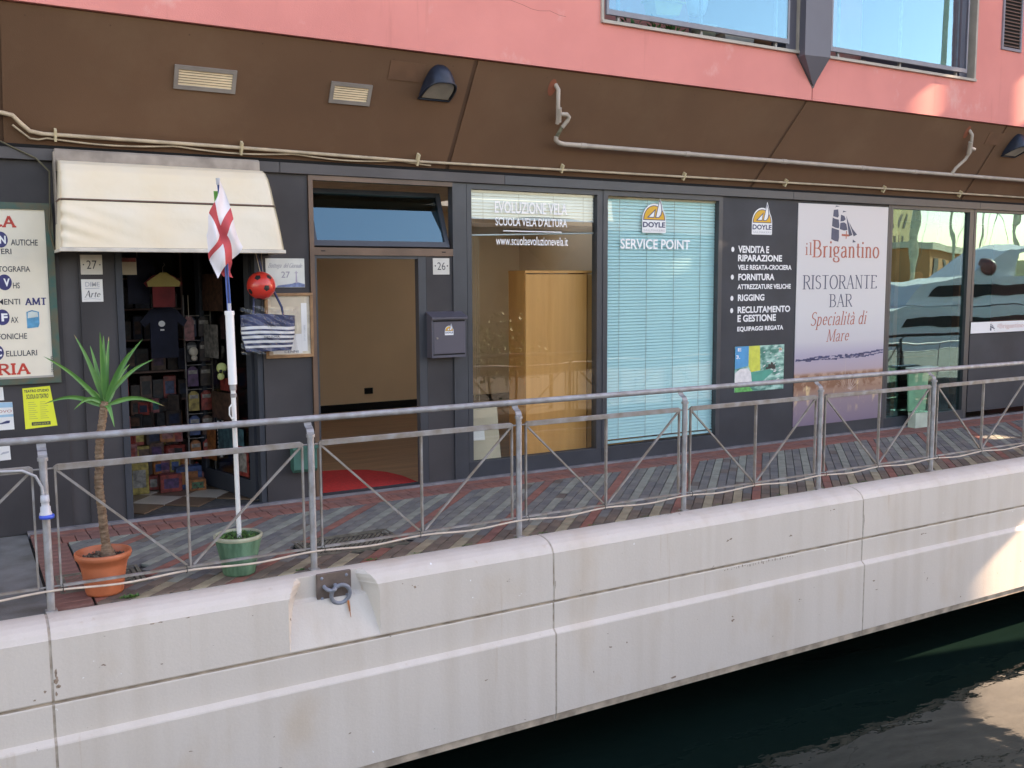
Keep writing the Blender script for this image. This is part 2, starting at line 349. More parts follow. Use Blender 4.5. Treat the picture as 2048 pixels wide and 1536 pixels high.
# serif alphabet drawn from strokes: thick verticals, thin horizontals, small feet
def arc(cx, cy, rx, ry, a0, a1, n=14):
    return [(cx + rx * math.cos(R(a0 + (a1 - a0) * i / n)), cy + ry * math.sin(R(a0 + (a1 - a0) * i / n))) for i in range(n + 1)]
GL = {  # width, strokes, serifs (x, y, half width)
 'R': (0.70, [[(.15,0),(.15,1)], [(.15,.97),(.34,.97)]+arc(.36,.74,.20,.23,90,-90)+[(.15,.51)], [(.34,.50),(.62,.02)]], [(.15,0,.13),(.10,1,.09),(.62,0,.08)]),
 'I': (0.32, [[(.16,0),(.16,1)]], [(.16,0,.13),(.16,1,.13)]),
 'S': (0.56, [arc(.29,.745,.19,.225,35,255)+arc(.29,.26,.20,.235,75,-145)], [(.47,.80,.02),(.10,.18,.02)]),
 'T': (0.66, [[(.33,0),(.33,1)], [(.05,.975),(.61,.975)]], [(.33,0,.14)]),
 'O': (0.78, [arc(.39,.5,.31,.49,0,360,26)], []),
 'A': (0.74, [[(.10,0),(.36,1)],[(.36,1),(.63,0)],[(.2,.35),(.54,.35)]], [(.10,0,.10),(.63,0,.11)]),
 'N': (0.76, [[(.15,0),(.15,1)],[(.13,1),(.61,0)],[(.61,0),(.61,1)]], [(.15,0,.11),(.11,1,.08),(.61,1,.11)]),
 'E': (0.62, [[(.15,0),(.15,1)],[(.15,.975),(.52,.975)],[(.15,.52),(.42,.52)],[(.15,.025),(.54,.025)],[(.52,.98),(.52,.85)],[(.55,.02),(.55,.17)]], [(.12,0,.10),(.12,1,.10)]),
 'B': (0.68, [[(.15,0),(.15,1)], [(.15,.97),(.32,.97)]+arc(.34,.75,.18,.22,90,-90)+[(.15,.53)], [(.34,.53)]+arc(.36,.27,.23,.25,90,-90)+[(.15,.02)]], [(.10,0,.09),(.10,1,.09)]),
 'M': (0.92, [[(.12,0),(.16,1)],[(.16,1),(.45,.05)],[(.45,.05),(.74,1)],[(.74,1),(.78,0)]], [(.12,0,.10),(.78,0,.11),(.12,1,.08),(.80,1,.08)]),
 'L': (0.60, [[(.16,0),(.16,1)],[(.16,.03),(.52,.03)],[(.53,.02),(.53,.2)]], [(.12,0,.10),(.16,1,.13)]),
 'i': (0.28, [[(.14,0),(.14,.64)],[(.14,.82),(.14,.94)]], [(.14,0,.10),(.09,.64,.06)]),
 'l': (0.28, [[(.14,0),(.14,1.0)]], [(.14,0,.10),(.09,1.0,.06)]),
 'r': (0.42, [[(.14,0),(.14,.64)],[(.14,.42)]+arc(.28,.50,.13,.14,170,60)], [(.14,0,.10),(.09,.64,.06)]),
 'g': (0.54, [arc(.24,.44,.16,.20,0,360,20),[(.36,.6),(.48,.62)],[(.13,.30),(.12,.12),(.20,.06),(.40,.04)],arc(.26,-.12,.19,.14,60,-230)], []),
 'a': (0.50, [[(.10,.50)]+arc(.22,.50,.14,.14,150,0)+[(.36,.10),(.45,.02)],[(.36,.38),(.2,.34)]+arc(.20,.17,.12,.16,100,300)+[(.36,.12)]], []),
 'n': (0.56, [[(.14,0),(.14,.64)],[(.14,.48)]+arc(.28,.48,.13,.16,150,0)+[(.41,0)]], [(.14,0,.09),(.09,.64,.06),(.41,0,.09)]),
 't': (0.36, [[(.16,.84),(.16,.12),(.22,.03),(.32,.06)],[(.04,.63),(.32,.63)]], []),
 'o': (0.54, [arc(.26,.32,.19,.32,0,360,22)], []),
 'p': (0.56, [[(.14,-.30),(.14,.64)], arc(.26,.32,.17,.31,150,-150)], [(.14,-.3,.10),(.09,.64,.06)]),
 'e': (0.48, [[(.08,.36),(.40,.36)]+arc(.24,.34,.16,.29,0,320)], []),
 'c': (0.46, [arc(.26,.32,.17,.31,50,310)], []),
 'd': (0.56, [arc(.26,.32,.17,.31,30,330),[(.42,1),(.42,0)]], [(.37,1.0,.06),(.46,0,.05)]),
 'm': (0.84, [[(.14,0),(.14,.64)],[(.14,.48)]+arc(.27,.48,.13,.16,150,0)+[(.40,0)],[(.40,.48)]+arc(.54,.48,.13,.16,150,0)+[(.68,0)]], [(.14,0,.09),(.40,0,.09),(.68,0,.09)]),
 ' ': (0.30, [], []),
}
GL['G'] = (0.74, [arc(.40,.5,.30,.49,40,330,22), [(.66,.40),(.66,.12)]], [(.60,.40,.12)])
GL['\u00e0'] = (GL['a'][0], GL['a'][1] + [[(.16,.92),(.30,.74)]], [])
def serif(s, x0, x1, zb, cap, y, m, parent, thick=0.13, thin=0.045, slant=0.0, name='lettering'):
    tot = sum(GL[c][0] for c in s); sx = (x1 - x0) / tot; mb = MB(); X = 0
    def seg(a, b, w0, w1):
        (ax, ay), (bx, by) = a, b; d = math.hypot((bx - ax) * sx, (by - ay) * cap) or 1
        nx, nz = -(by - ay) * cap / d, (bx - ax) * sx / d
        P = [(ax * sx + nx * w0, ay * cap + nz * w0), (bx * sx + nx * w1, by * cap + nz * w1), (bx * sx - nx * w1, by * cap - nz * w1), (ax * sx - nx * w0, ay * cap - nz * w0)]
        k = 0.0001 * (len(mb.f) % 7)
        mb.poly([(x0 + X * sx + px + slant * pz, y - k, zb + pz) for px, pz in P])
    for c in s:
        w, strokes, serifs = GL[c]
        for st in strokes:
            for i in range(len(st) - 1):
                dx, dy = (st[i+1][0] - st[i][0]) * sx, (st[i+1][1] - st[i][1]) * cap; L = math.hypot(dx, dy) or 1
                wd = (thin + (thick - thin) * abs(dy) / L) * cap / 2
                if c in 'AM' and dx > 0 and dy > 0 and len(st) == 2: wd = thin * cap / 2 * 1.3
                if c == 'N' and st[0][0] == st[1][0]: wd = thin * cap / 2 * 1.4
                seg(st[i], st[i+1], wd, wd)
        for (px, py, hw) in serifs: seg((px - hw, py + (.02 if py <= 0 else -.02)), (px + hw, py + (.02 if py <= 0 else -.02)), thin * cap / 2, thin * cap / 2)
        X += w
    return mb.build(name, m, parent)

def sp(x, s, off=0.0):
    """point on the sloping soffit: s metres up the slope, off metres proud of it"""
    return (x, -0.504 * s - 0.864 * off, 3.09 + 0.864 * s - 0.504 * off)
def sbox(mb, x0, s0, x1, s1, o0, o1, m=None):
    v = [sp(x0,s0,o0),sp(x1,s0,o0),sp(x1,s1,o0),sp(x0,s1,o0),sp(x0,s0,o1),sp(x1,s0,o1),sp(x1,s1,o1),sp(x0,s1,o1)]
    mb.add(v, [(0,1,2,3),(4,7,6,5),(0,4,5,1),(1,5,6,2),(2,6,7,3),(3,7,4,0)], m)

# ================================================================== THE SETTING
# ---- sea
def sea_material():
    m = bpy.data.materials.new('harbour_water'); m.use_nodes = True
    n = m.node_tree.nodes; l = m.node_tree.links; b = n['Principled BSDF']
    b.inputs['Base Color'].default_value = (0.004, 0.012, 0.010, 1); b.inputs['Roughness'].default_value = 0.02; b.inputs['IOR'].default_value = 1.33
    tc = n.new('ShaderNodeTexCoord'); mp = n.new('ShaderNodeMapping'); mp.inputs['Scale'].default_value = (0.55, 1.0, 1)
    l.new(tc.outputs['Object'], mp.inputs[0])
    z = n.new('ShaderNodeTexNoise'); z.inputs['Scale'].default_value = 1.5; z.inputs['Detail'].default_value = 2.0; z.inputs['Distortion'].default_value = 0.6
    l.new(mp.outputs[0], z.inputs['Vector'])
    bp_ = n.new('ShaderNodeBump'); bp_.inputs['Strength'].default_value = 0.35; bp_.inputs['Distance'].default_value = 0.10
    z2 = n.new('ShaderNodeTexNoise'); z2.inputs['Scale'].default_value = 6.5; z2.inputs['Detail'].default_value = 3.0; l.new(mp.outputs[0], z2.inputs['Vector'])
    ad = n.new('ShaderNodeMath'); ad.operation = 'MULTIPLY_ADD'; l.new(z2.outputs['Fac'], ad.inputs[0]); ad.inputs[1].default_value = .10; l.new(z.outputs['Fac'], ad.inputs[2])
    l.new(ad.outputs[0], bp_.inputs['Height']); l.new(bp_.outputs[0], b.inputs['Normal'])
    return m
M_sea = sea_material()
mb = MB(); mb.poly([(-300, -600, -1.92), (600, -600, -1.92), (600, 60, -1.92), (-300, 60, -1.92)])
struct('water', mb, M_sea)
mb = MB(); mb.box(-300, 60, -3, 600, 62, 1.0); mb.box(-8, 1.6, -2.4, 22, 1.9, -0.5)
struct('seawall', mb, M_black)

# ---- deck under the walkway, paving bed, plinth
mb = MB(); mb.box(1.745, -2.18, -0.30, 22, 6.5, -0.028)
pave = struct('pavement', mb, M_grout)
mb = MB(); mb.box(-8, -2.18, -0.30, 1.40, 0.1, -0.012); mb.box(1.425, -2.18, -0.30, 1.735, 0.1, -0.008); mb.box(-8, 0.1, -0.30, 1.735, 6.5, -0.012)
struct('concrete_walkway', mb, M_conc)
mb = MB(); mb.box(1.74, -0.065, -0.03, 18, -0.012, 0.022)
struct('plinth_kerb', mb, M_plinth)

# ---- pavers: 45 degree bands, one red band in eight
A0 = 6.88; BW = 0.12; T_LEN = 0.292
def clip(poly, ax, lim, keep_less):
    out = []
    for i in range(len(poly)):
        a, b = poly[i], poly[(i + 1) % len(poly)]
        ia = (a[ax] <= lim) == keep_less; ib = (b[ax] <= lim) == keep_less
        if ia: out.append(a)
        if ia != ib:
            t = (lim - a[ax]) / (b[ax] - a[ax]); out.append((a[0] + (b[0]-a[0])*t, a[1] + (b[1]-a[1])*t))
    return out
HOLES = [(3.50, -1.86, 4.29, -1.37), (1.82, -1.83, 2.36, -1.38)]     # the two iron covers
bricks = []
rnd = random.Random(3)
for k in range(-42, 78):
    c0 = A0 + BW * k; kk = k % 8; off = (T_LEN / 2 if k % 2 else 0) + rnd.uniform(-.01, .01)
    for j in range(-20, 140):
        t0 = -6 + j * T_LEN + off; t1 = t0 + T_LEN
        g = 0.0045
        P = []
        for (c, t) in ((c0 + g, t0 + g), (c0 + BW - g, t0 + g), (c0 + BW - g, t1 - g), (c0 + g, t1 - g)):
            P.append(((t + c) / 2, (t - c) / 2))
        if max(p[0] for p in P) < 2.0 or min(p[0] for p in P) > 17.5 or max(p[1] for p in P) < -2.17 or min(p[1] for p in P) > -0.46: continue
        full = all(2.0 <= p[0] <= 17.5 and -2.17 <= p[1] <= -0.46 for p in P)
        if not full:
            P = clip(P, 0, 2.0, False)
            for ax, lim, kl in ((0, 17.5, True), (1, -2.17, False), (1, -0.46, True)):
                if len(P) > 2: P = clip(P, ax, lim, kl)
            if len(P) < 3: continue
            ar = abs(sum(P[i][0]*P[(i+1)%len(P)][1] - P[(i+1)%len(P)][0]*P[i][1] for i in range(len(P)))) / 2
            if ar < 0.0006: continue
        mx = sum(p[0] for p in P) / len(P); my = sum(p[1] for p in P) / len(P)
        if any(h[0] < mx < h[2] and h[1] < my < h[3] for h in HOLES): continue
        near = my < -1.86 + rnd.uniform(-.06, .06)
        if kk == 0: mt = B_red if rnd.random() < .7 else B_red2
        elif kk in (3, 6): mt = B_tp if near else B_p
        elif near: mt = rnd.choice((B_t1, B_t2, B_t1))
        else: mt = rnd.choice((B_g1, B_g2, B_g3, B_g1))
        if rnd.random() < .012 and kk: mt = B_t2
        bricks.append((mx, my, P, mt, full))
def brick_mesh(P, z, m, loc, inset=0.003):
    cx = sum(p[0] for p in P) / len(P); cy = sum(p[1] for p in P) / len(P); n = len(P)
    def sc(p, d):
        dx, dy = p[0] - cx, p[1] - cy; L = math.hypot(dx, dy) or 1; return (p[0] - dx / L * d, p[1] - dy / L * d)
    v = [(p[0], p[1], z - 0.022) for p in P] + [(p[0], p[1], z - 0.003) for p in P] + [(*sc(p, inset), z) for p in P]
    f = [[i, (i+1) % n, n + (i+1) % n, n + i] for i in range(n)] + [[n + i, n + (i+1) % n, 2*n + (i+1) % n, 2*n + i] for i in range(n)] + [[2*n + i for i in range(n)]]
    return v, f
camx, camy = 1.3, -8.6
def inview(x, y):
    a = math.atan2(x - camx, y - camy); return R(-1) < a < R(58.2)
order = sorted(range(len(bricks)), key=lambda i: (0 if inview(bricks[i][0], bricks[i][1]) else 1000) + math.hypot(bricks[i][0] - camx, bricks[i][1] - camy) - (1.0 if bricks[i][4] else 0))
single = set(order[:298]); shared = {}; rest = MB()
for i, (mx, my, P, mt, full) in enumerate(bricks):
    z = rnd.uniform(-0.0025, 0.0015)
    if i in single:
        key = mt.name
        if full:
            if key not in shared:
                Q = [(p[0] - mx, p[1] - my) for p in P]; v, f = brick_mesh(Q, 0, mt, None); q = MB(); q.add(v, f, mt); shared[key] = q.mesh('brick')
            o = bpy.data.objects.new('brick', shared[key]); o.location = (mx, my, z); o.rotation_euler = (rnd.uniform(-.006, .006), rnd.uniform(-.006, .006), 0)
        else:
            Q = [(p[0] - mx, p[1] - my) for p in P]; v, f = brick_mesh(Q, 0, mt, None); q = MB(); q.add(v, f, mt)
            o = bpy.data.objects.new('brick', q.mesh('brick')); o.location = (mx, my, z)
        COL.objects.link(o); o.parent = pave
    else:
        v, f = brick_mesh(P, z, mt, None); rest.add(v, f, mt)
o = rest.build('brick', parent=pave); o['kind'] = 'stuff'
# red border course against the shops and the cross course at the left end
bm_ = {}
def border(x0, y0, x1, y1, mt, z):
    key = (round(x1 - x0, 3), round(y1 - y0, 3), mt.name)
    if key not in bm_:
        w, h = (x1 - x0) / 2, (y1 - y0) / 2; v, f = brick_mesh([(-w, -h), (w, -h), (w, h), (-w, h)], 0, mt, None); q = MB(); q.add(v, f, mt); bm_[key] = q.mesh('border_brick')
    o = bpy.data.objects.new('border_brick', bm_[key]); o.location = ((x0 + x1) / 2, (y0 + y1) / 2, z); COL.objects.link(o); o.parent = pave
x = 1.755
while x < 15.0:
    border(x, -0.452, x + 0.097, -0.262, B_red if rnd.random() < .55 else B_red2, rnd.uniform(-.002, .002)); x += 0.104
q = MB(); x = 1.755
while x < 15.2:
    v, f = brick_mesh([(x, -0.255), (x + 0.198, -0.255), (x + 0.198, -0.165), (x, -0.165)], 0, None, None); q.add(v, f, B_red2); 
    v, f = brick_mesh([(x, -0.158), (x + 0.198, -0.158), (x + 0.198, -0.07), (x, -0.07)], 0.001, None, None); q.add(v, f, B_red); x += 0.205
x = 15.0
q.build('edge_course', parent=pave)['kind'] = 'stuff'
y = -0.47
while y > -2.1:
    border(1.755, y - 0.097, 1.985, y, B_red2, 0); y -= 0.104

q = MB()
for i in range(60):
    x, y, w = rnd.uniform(2.2, 13), rnd.uniform(-2.1, -.5), rnd.uniform(.004, .012); a = rnd.uniform(0, 3); q.poly([(x + w * math.cos(a + k), y + w * .6 * math.sin(a + k), .0045) for k in (0, 1.5, 3.1, 4.6)])
o = q.build('litter', mat('litter', (.30, .26, .20), .9, .6, 40)); o['kind'] = 'stuff'; o['label'] = 'tiny specks of litter and leaf scraps on the paving'; o['category'] = 'litter'
# ---- quay wall: white precast panels
QP = [(-2.185, 0.000), (-2.235, 0.004), (-2.285, 0.0), (-2.335, -0.013), (-2.375, -0.034), (-2.402, -0.060), (-2.418, -0.090), (-2.424, -0.094), (-2.430, -0.465), (-2.426, -0.472), (-2.408, -0.474), (-2.408, -0.488), (-2.420, -0.492),
      (-2.424, -0.500), (-2.424, -0.700), (-2.458, -0.728), (-2.462, -0.738), (-2.462, -1.385), (-2.446, -1.390), (-2.442, -1.452), (-2.0, -1.453), (-2.0, -0.31), (-2.185, -0.31)]
quay = thing('quay_wall', 'white painted concrete quay wall with a rounded top edge above the dark water', 'quay wall', (1.74, -2.4, -1.45))
def quay_y(z):
    for i in range(len(QP) - 4):
        (ya, za), (yb, zb) = QP[i], QP[i + 1]
        if za >= z >= zb and za != zb: return ya + (yb - ya) * (za - z) / (za - zb)
    return -2.185
def q_panel(x0, x1, niche=None):
    q = MB()
    def ext(a, b, capA=True, capB=True):
        n = len(QP); v = [(a, y, z) for y, z in QP] + [(b, y, z) for y, z in QP]
        f = [[i, (i + 1) % n, n + (i + 1) % n, n + i] for i in range(n)]
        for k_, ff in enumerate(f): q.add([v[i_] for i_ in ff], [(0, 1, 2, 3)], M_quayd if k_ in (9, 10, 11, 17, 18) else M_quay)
        if capA: q.add([(a, y, z) for y, z in QP], [list(range(n))], M_quay)
        if capB: q.add([(b, y, z) for y, z in QP], [list(range(n))], M_quay)
    if not niche:
        ext(x0, x1)
    else:
        a, b = niche; ext(x0, a, True, False); ext(b, x1, False, True)
        # lower part below the groove is plain
        low = QP[9:]; n = len(low); v = [(a, y, z) for y, z in low] + [(b, y, z) for y, z in low]
        
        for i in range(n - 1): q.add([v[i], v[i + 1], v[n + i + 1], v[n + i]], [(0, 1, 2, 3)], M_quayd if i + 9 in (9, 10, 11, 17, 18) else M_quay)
        # upper part with the mooring recess: a height field over arc length of the profile
        up = QP[:10]; L = [0]
        for i in range(len(up) - 1): L.append(L[-1] + math.hypot(up[i+1][0]-up[i][0], up[i+1][1]-up[i][1]))
        def prof(t):
            d = t * L[-1]
            for i in range(len(L) - 1):
                if d <= L[i+1] + 1e-9:
                    w = (d - L[i]) / (L[i+1] - L[i]); return (up[i][0] + (up[i+1][0]-up[i][0])*w, up[i][1] + (up[i+1][1]-up[i][1])*w)
            return up[-1]
        XL, XR, ZB = 3.15, 3.80, -0.462
        def fn(u, v_):
            x = a + (b - a) * u; y, z = prof(v_)
            top = 0.035
            d = min(x - XL, XR - x, z - ZB + 0.004)
            rr = 0.20
            for cxx, sg in ((XL + rr, -1), (XR - rr, 1)):
                if (x - cxx) * sg > 0 and z > top - rr: d = min(d, rr - math.hypot(x - cxx, z - (top - rr)))
            if d <= 0: return (x, y, z)
            back = -2.292 if z > -0.155 else -2.318 - (-0.155 - z) / 0.307 * 0.112
            if -0.175 < z <= -0.155: back = -2.292 - (-0.155 - z) / 0.02 * 0.028
            w = 0.10 if z > -0.16 else 0.10 - 0.045 * (-0.16 - z) / 0.3
            sl = 0.16 / w if min(x - XL, XR - x) <= d + 1e-6 else 0.16 / w
            yy = min(back, y + 0.004 + d * sl) if back > y else y
            return (x, max(y, yy), z)
        q.grid(fn, 96, 110, M_quay, False)
    return q
QX = [-5.40, -1.86, 1.70, 5.26, 8.81, 12.36, 15.9]
for i in range(len(QX) - 1):
    a, b = QX[i] + 0.008, QX[i + 1] - 0.008
    q_panel(a, b, (3.06, 3.90) if i == 2 else None).build('panel', parent=quay)
mb = MB()
for x in QX[1:-1]: mb.prism([(y + 0.0035, z - 0.003 if i < 5 else z) for i, (y, z) in enumerate(QP)], 'x', x - 0.0082, x + 0.0082)
mb.build('joint', mat('joint_filler', (.56, .48, .40), .9, .2, 14, .3, 60, col2=(.36, .28, .21)), quay)

M_chip = mat('bare_chip', (.22, .15, .11), .9, .5, 60, .5, 60, col2=(.42, .30, .22)); rc = random.Random(11)
def chip(x, z, w, h, m=None, n=11):
    q = MB(); P = []
    for k in range(n):
        a = 2 * math.pi * k / n; r_ = rc.uniform(.45, 1.0); zz = z + h * r_ * math.sin(a); P.append((x + w * r_ * math.cos(a), quay_y(zz) - .0012, zz))
    q.poly(P[::-1]); q.build('chip', m or M_chip, quay)
for x, z, w, h in ((1.722, -.30, .010, .035), (1.725, -.345, .018, .030), (1.732, -.38, .020, .018), (1.720, -.43, .008, .02), (4.075, -.165, .013, .012), (4.055, -.150, .006, .006), (4.10, -.158, .004, .004), (3.98, -.125, .008, .004), (2.28, -.10, .022, .006), (2.33, -.098, .018, .005), (2.50, -.10, .016, .004), (8.825, -.30, .004, .08), (5.275, -.35, .004, .05), (1.66, -.40, .01, .012), (1.60, -.44, .012, .006), (3.16, -.235, .004, .012), (8.40, -.14, .02, .006), (5.95, -.94, .008, .012), (5.62, -1.12, .006, .014)):
    chip(x, z, w, h)
for k in range(26):
    x = 7.05 + k * .033 + rc.uniform(-.01, .01); chip(x, -.505 - rc.uniform(0, .012), .004 + .004 * rc.random(), .006 + .022 * rc.random() * math.exp(-((k - 13) / 9) ** 2))
# mooring plate and ring
mr = thing('mooring_ring', 'heavy iron mooring ring on a square brown plate in the quay wall', 'mooring ring', (3.51, -2.30, -0.22))
mb = MB(); mb.box(3.385, -2.318, -0.205, 3.635, -2.293, 0.006, c=0.004); mb.build('plate', M_plate, mr)
for (x, z) in ((3.42, -0.025), (3.60, -0.025), (3.42, -0.17), (3.60, -0.17)):
    mb = MB(); mb.lathe([(0.0, .004), (0.009, .003), (0.012, 0), (0.012, -.004)], (0, 0, 0), 10)
    mb.v = [(x + a, -2.320 - c_, z + b_) for a, b_, c_ in mb.v]; mb.build('bolt', M_ring, mr)
mb = MB(); mb.tube([(3.475 + .045 * math.cos(R(a)) * .9, -2.318 - .058 * math.sin(R(a)), -0.083 - .02 * math.sin(R(a))) for a in range(0, 181, 15)], 0.0135, 12); mb.build('eye', M_ring, mr)
mb = MB(); pts = []
for a in range(0, 361, 15):
    pts.append((3.545 + .068 * math.cos(R(a)), -2.345 - .012 * math.sin(R(a)) , -0.148 + .068 * math.sin(R(a))))
mb.tube(pts, 0.0145, 12, caps=False); mb.build('ring', M_ring, mr)
mb = MB(); mb.poly([(3.590, -2.34, -0.20), (3.602, -2.34, -0.20), (3.600, -2.383, -0.31), (3.596, -2.383, -0.31)]);
mb.v = [(x, y - .012, z) for x, y, z in mb.v]; mb.build('rust_streak', M_rust, mr)
mb = MB(); mb.poly([(3.585, -2.335, -0.205), (3.61, -2.335, -0.205), (3.605, -2.365, -0.27), (3.592, -2.365, -0.27)]); mb.v = [(x, y - .010, z) for x, y, z in mb.v]; mb.build('rust_streak', mat('faint_rust', (.55, .36, .24), .9, .2, 30), mr)

# ================================================================== THE SHOP BUILDING
bld = thing('harbour_building', 'salmon pink building on the quay with a sloping brown soffit above dark shopfronts', 'building', (7, 0, 0))
def part(name, m, *boxes, c=0.0, label=None):
    q = MB()
    for b in boxes: q.box(*b, c=c)
    return q.build(name, m, bld, label=label)
# upper wall, with two loggia openings
ZT = 4.05; Y0 = -0.59; YB = -0.30
part('upper_wall', M_pink, (-8, Y0, ZT, 7.0, YB, 9), (7.0, Y0, ZT, 9.932, YB, 4.545), (9.948, Y0, ZT, 12.86, YB, 4.545), (12.86, Y0, ZT, 20.5, YB, 9), (7.0, Y0, 6.9, 12.86, YB, 9), (9.70, Y0 + .01, 4.545, 10.10, YB, 6.9))
mb = MB(); mb.tube([(7.0, Y0 - .001, 4.2)] * 1 + [(7.01, Y0, 4.2)], 0.001, 4)
cr = MB()   # hairline crack in the render
pts = [(5.62,4.66),(5.70,4.60),(5.76,4.585),(5.84,4.60),(5.97,4.61),(6.10,4.585),(6.2,4.56),(6.28,4.555),(6.4,4.57),(6.5,4.545),(6.58,4.54)]
for i in range(len(pts) - 1):
    (a, b), (c, d) = pts[i], pts[i + 1]; cr.poly([(a, Y0 - .001, b), (c, Y0 - .001, d), (c, Y0 - .001, d + .0035), (a, Y0 - .001, b + .0035)])
cr.build('crack', mat('render_crack', (0.40, 0.11, 0.10), 0.9), bld)
part('loggia_back', M_pink, (6.9, 1.3, 4.3, 12.95, 1.5, 7.2))
part('loggia_floor', M_conc, (6.9, YB + .001, 4.36, 12.95, 1.3, 4.50))
part('loggia_ceiling', M_ceil, (6.9, YB + .001, 6.91, 12.95, 1.3, 7.1))
[part('loggia_side', M_colgrey, b_) for b_ in ((6.86, YB + .001, 4.5, 6.9, 1.3, 6.9), (12.96, YB + .001, 4.5, 13.0, 1.3, 6.9), (9.72, YB + .001, 4.5, 10.08, 1.3, 6.9))]
for (x0, x1) in ((7.0, 9.70), (10.10, 12.86)):
    q = MB(); q.box(x0 - .012, Y0 - .035, 4.535, x1 + .012, YB, 4.565); q.box(x0 - .012, Y0 - .02, 4.565, x0 + .018, YB, 6.9); q.box(x1 - .018, Y0 - .02, 4.565, x1 + .012, YB, 6.9)
    q.build('opening_frame', M_winalu, bld)
part('recess_cladding', M_colgrey, (9.53, -.57, 4.567, 9.70, -.30, 6.9)); part('recess_cladding', M_colgrey, (12.69, -.50, 4.567, 12.84, -.30, 6.9))
# prow shaped column between the openings
q = MB(); pts = [(9.70, -.58), (9.67, -.72), (10.03, -.76), (10.12, -.58)]
q.prism(pts, 'z', 4.50, 7.2); tip = (9.945, -.60, 4.205); n = 4
q.add([(x, y, 4.50) for x, y in pts] + [tip], [(0, 1, 4), (1, 2, 4), (2, 3, 4), (3, 0, 4)])
q.build('prow_column', M_colgrey, bld)
q = MB(); q.prism([(9.66, 4.54), (10.14, 4.54), (9.955, 4.185), (9.935, 4.185)], 'y', Y0 - .004, Y0 + .02); q.build('column_seal', M_beam, bld)
part('wall_joint', M_plinth, (9.9325, Y0 + .012, ZT + .004, 9.9475, YB, 4.30))
part('roof', M_conc, (-8, -.6, 9.0, 20.5, 2.6, 9.2)); part('end_wall', M_pink, (-8.2, -.59, 3.3, -8.0, 2.6, 9)); part('end_wall', M_pink, (-8.2, .1, 0, -8.0, 8.0, 3.3)); part('end_wall', M_pink, (20.5, -.59, 3.3, 20.7, 2.6, 9)); part('end_wall', M_pink, (20.5, .1, 0, 20.7, 8.0, 3.3)); part('rear_wall', M_white, (-8, 2.4, 3.25, 20.5, 2.6, 9)); part('rear_wall', M_pink, (-8, 7.8, 0, 20.5, 8.0, 3.3))  # upper storey stops short, its rear white, to light the ceiling opening below
part('ceiling', M_ceil, (-8, 0.02, 3.12, 20.5, 2.62, 3.24), (-8, 4.30, 3.12, 20.5, 7.8, 3.24), (-8, 2.62, 3.12, 7.3, 4.30, 3.24), (9.58, 2.62, 3.12, 20.5, 4.30, 3.24))  # gap over the office is an added, unseen opening for sky light
# soffit panels with recessed dark joints
SX = [(-8, 1.72), (1.76, 5.58), (5.62, 9.84), (9.885, 13.62), (13.665, 18)]
SJ = [None, (1.72, 1.76, 0), (5.575, 5.625, .03), (9.60, 9.645, .26), (13.53, 13.575, .10)]
def soff(x0a, x0b, x1a, x1b):
    v = [sp(x0a, .015, 0), sp(x1a, .015, 0), sp(x1b, 1.10, 0), sp(x0b, 1.10, 0), sp(x0a, .015, -.05), sp(x1a, .015, -.05), sp(x1b, 1.10, -.05), sp(x0b, 1.10, -.05)]
    q = MB(); q.add(v, [(0,1,2,3),(4,7,6,5),(0,4,5,1),(1,5,6,2),(2,6,7,3),(3,7,4,0)]); return q
J = [(-8, -8, -8, -8)] + [(1.70, 1.74, 1.70, 1.74), (5.553, 5.597, 5.60, 5.644), (9.555, 9.60, 9.86, 9.905), (13.50, 13.545, 13.63, 13.675)] + [(18, 18, 18, 18)]
for i in range(5): soff(J[i][1], J[i][3], J[i+1][0], J[i+1][2]).build('soffit_panel', M_soffit, bld)
for i in (1, 2, 3, 4):
    v = [sp(J[i][0] - .002, .015, -.012), sp(J[i][1] + .002, .015, -.012), sp(J[i][3] + .002, 1.10, -.012), sp(J[i][2] - .002, 1.10, -.012)]
    q = MB(); q.poly(v); q.build('soffit_joint', M_soffitd, bld)
for (x0, x1) in ((1.9, 5.4), (5.8, 9.5), (10.1, 13.4)):
    for k in range(7):
        x = x0 + (x1 - x0) * k / 6
        for s_ in (.05, 1.02):
            q = MB(); v = [sp(x + .007 * math.cos(R(a)), s_ + .007 * math.sin(R(a)), .0012) for a in range(0, 360, 45)]; q.add(v, [list(range(8))]); q.build('screw_head', M_soffitd, bld)
part('soffit_backing', M_black, (-8, -.55, 4.07, 18, 0.3, 4.10))
for (x0, s0, x1, s1) in ((4.79, .84, 5.13, 1.01), (13.38, .83, 13.71, 1.0)):
    q = MB(); sbox(q, x0, s0, x1, s1, 0.0015, .006); q.build('access_hatch', mat('soffit_hatch', (0.165, 0.080, 0.045), .75), bld)
# beam over the shopfronts
for (x0, x1) in ((-8, 3.9), (3.904, 6.2), (6.204, 10.25), (10.254, 13.9), (13.904, 18)):
    part('beam', M_beam if x0 < 4 else M_frame, (x0, -.055, 2.985, x1, .06, 3.078), c=.003)
part('beam_shadow_gap', M_black, (-8, -.012, 3.078, 18, .06, 3.11))
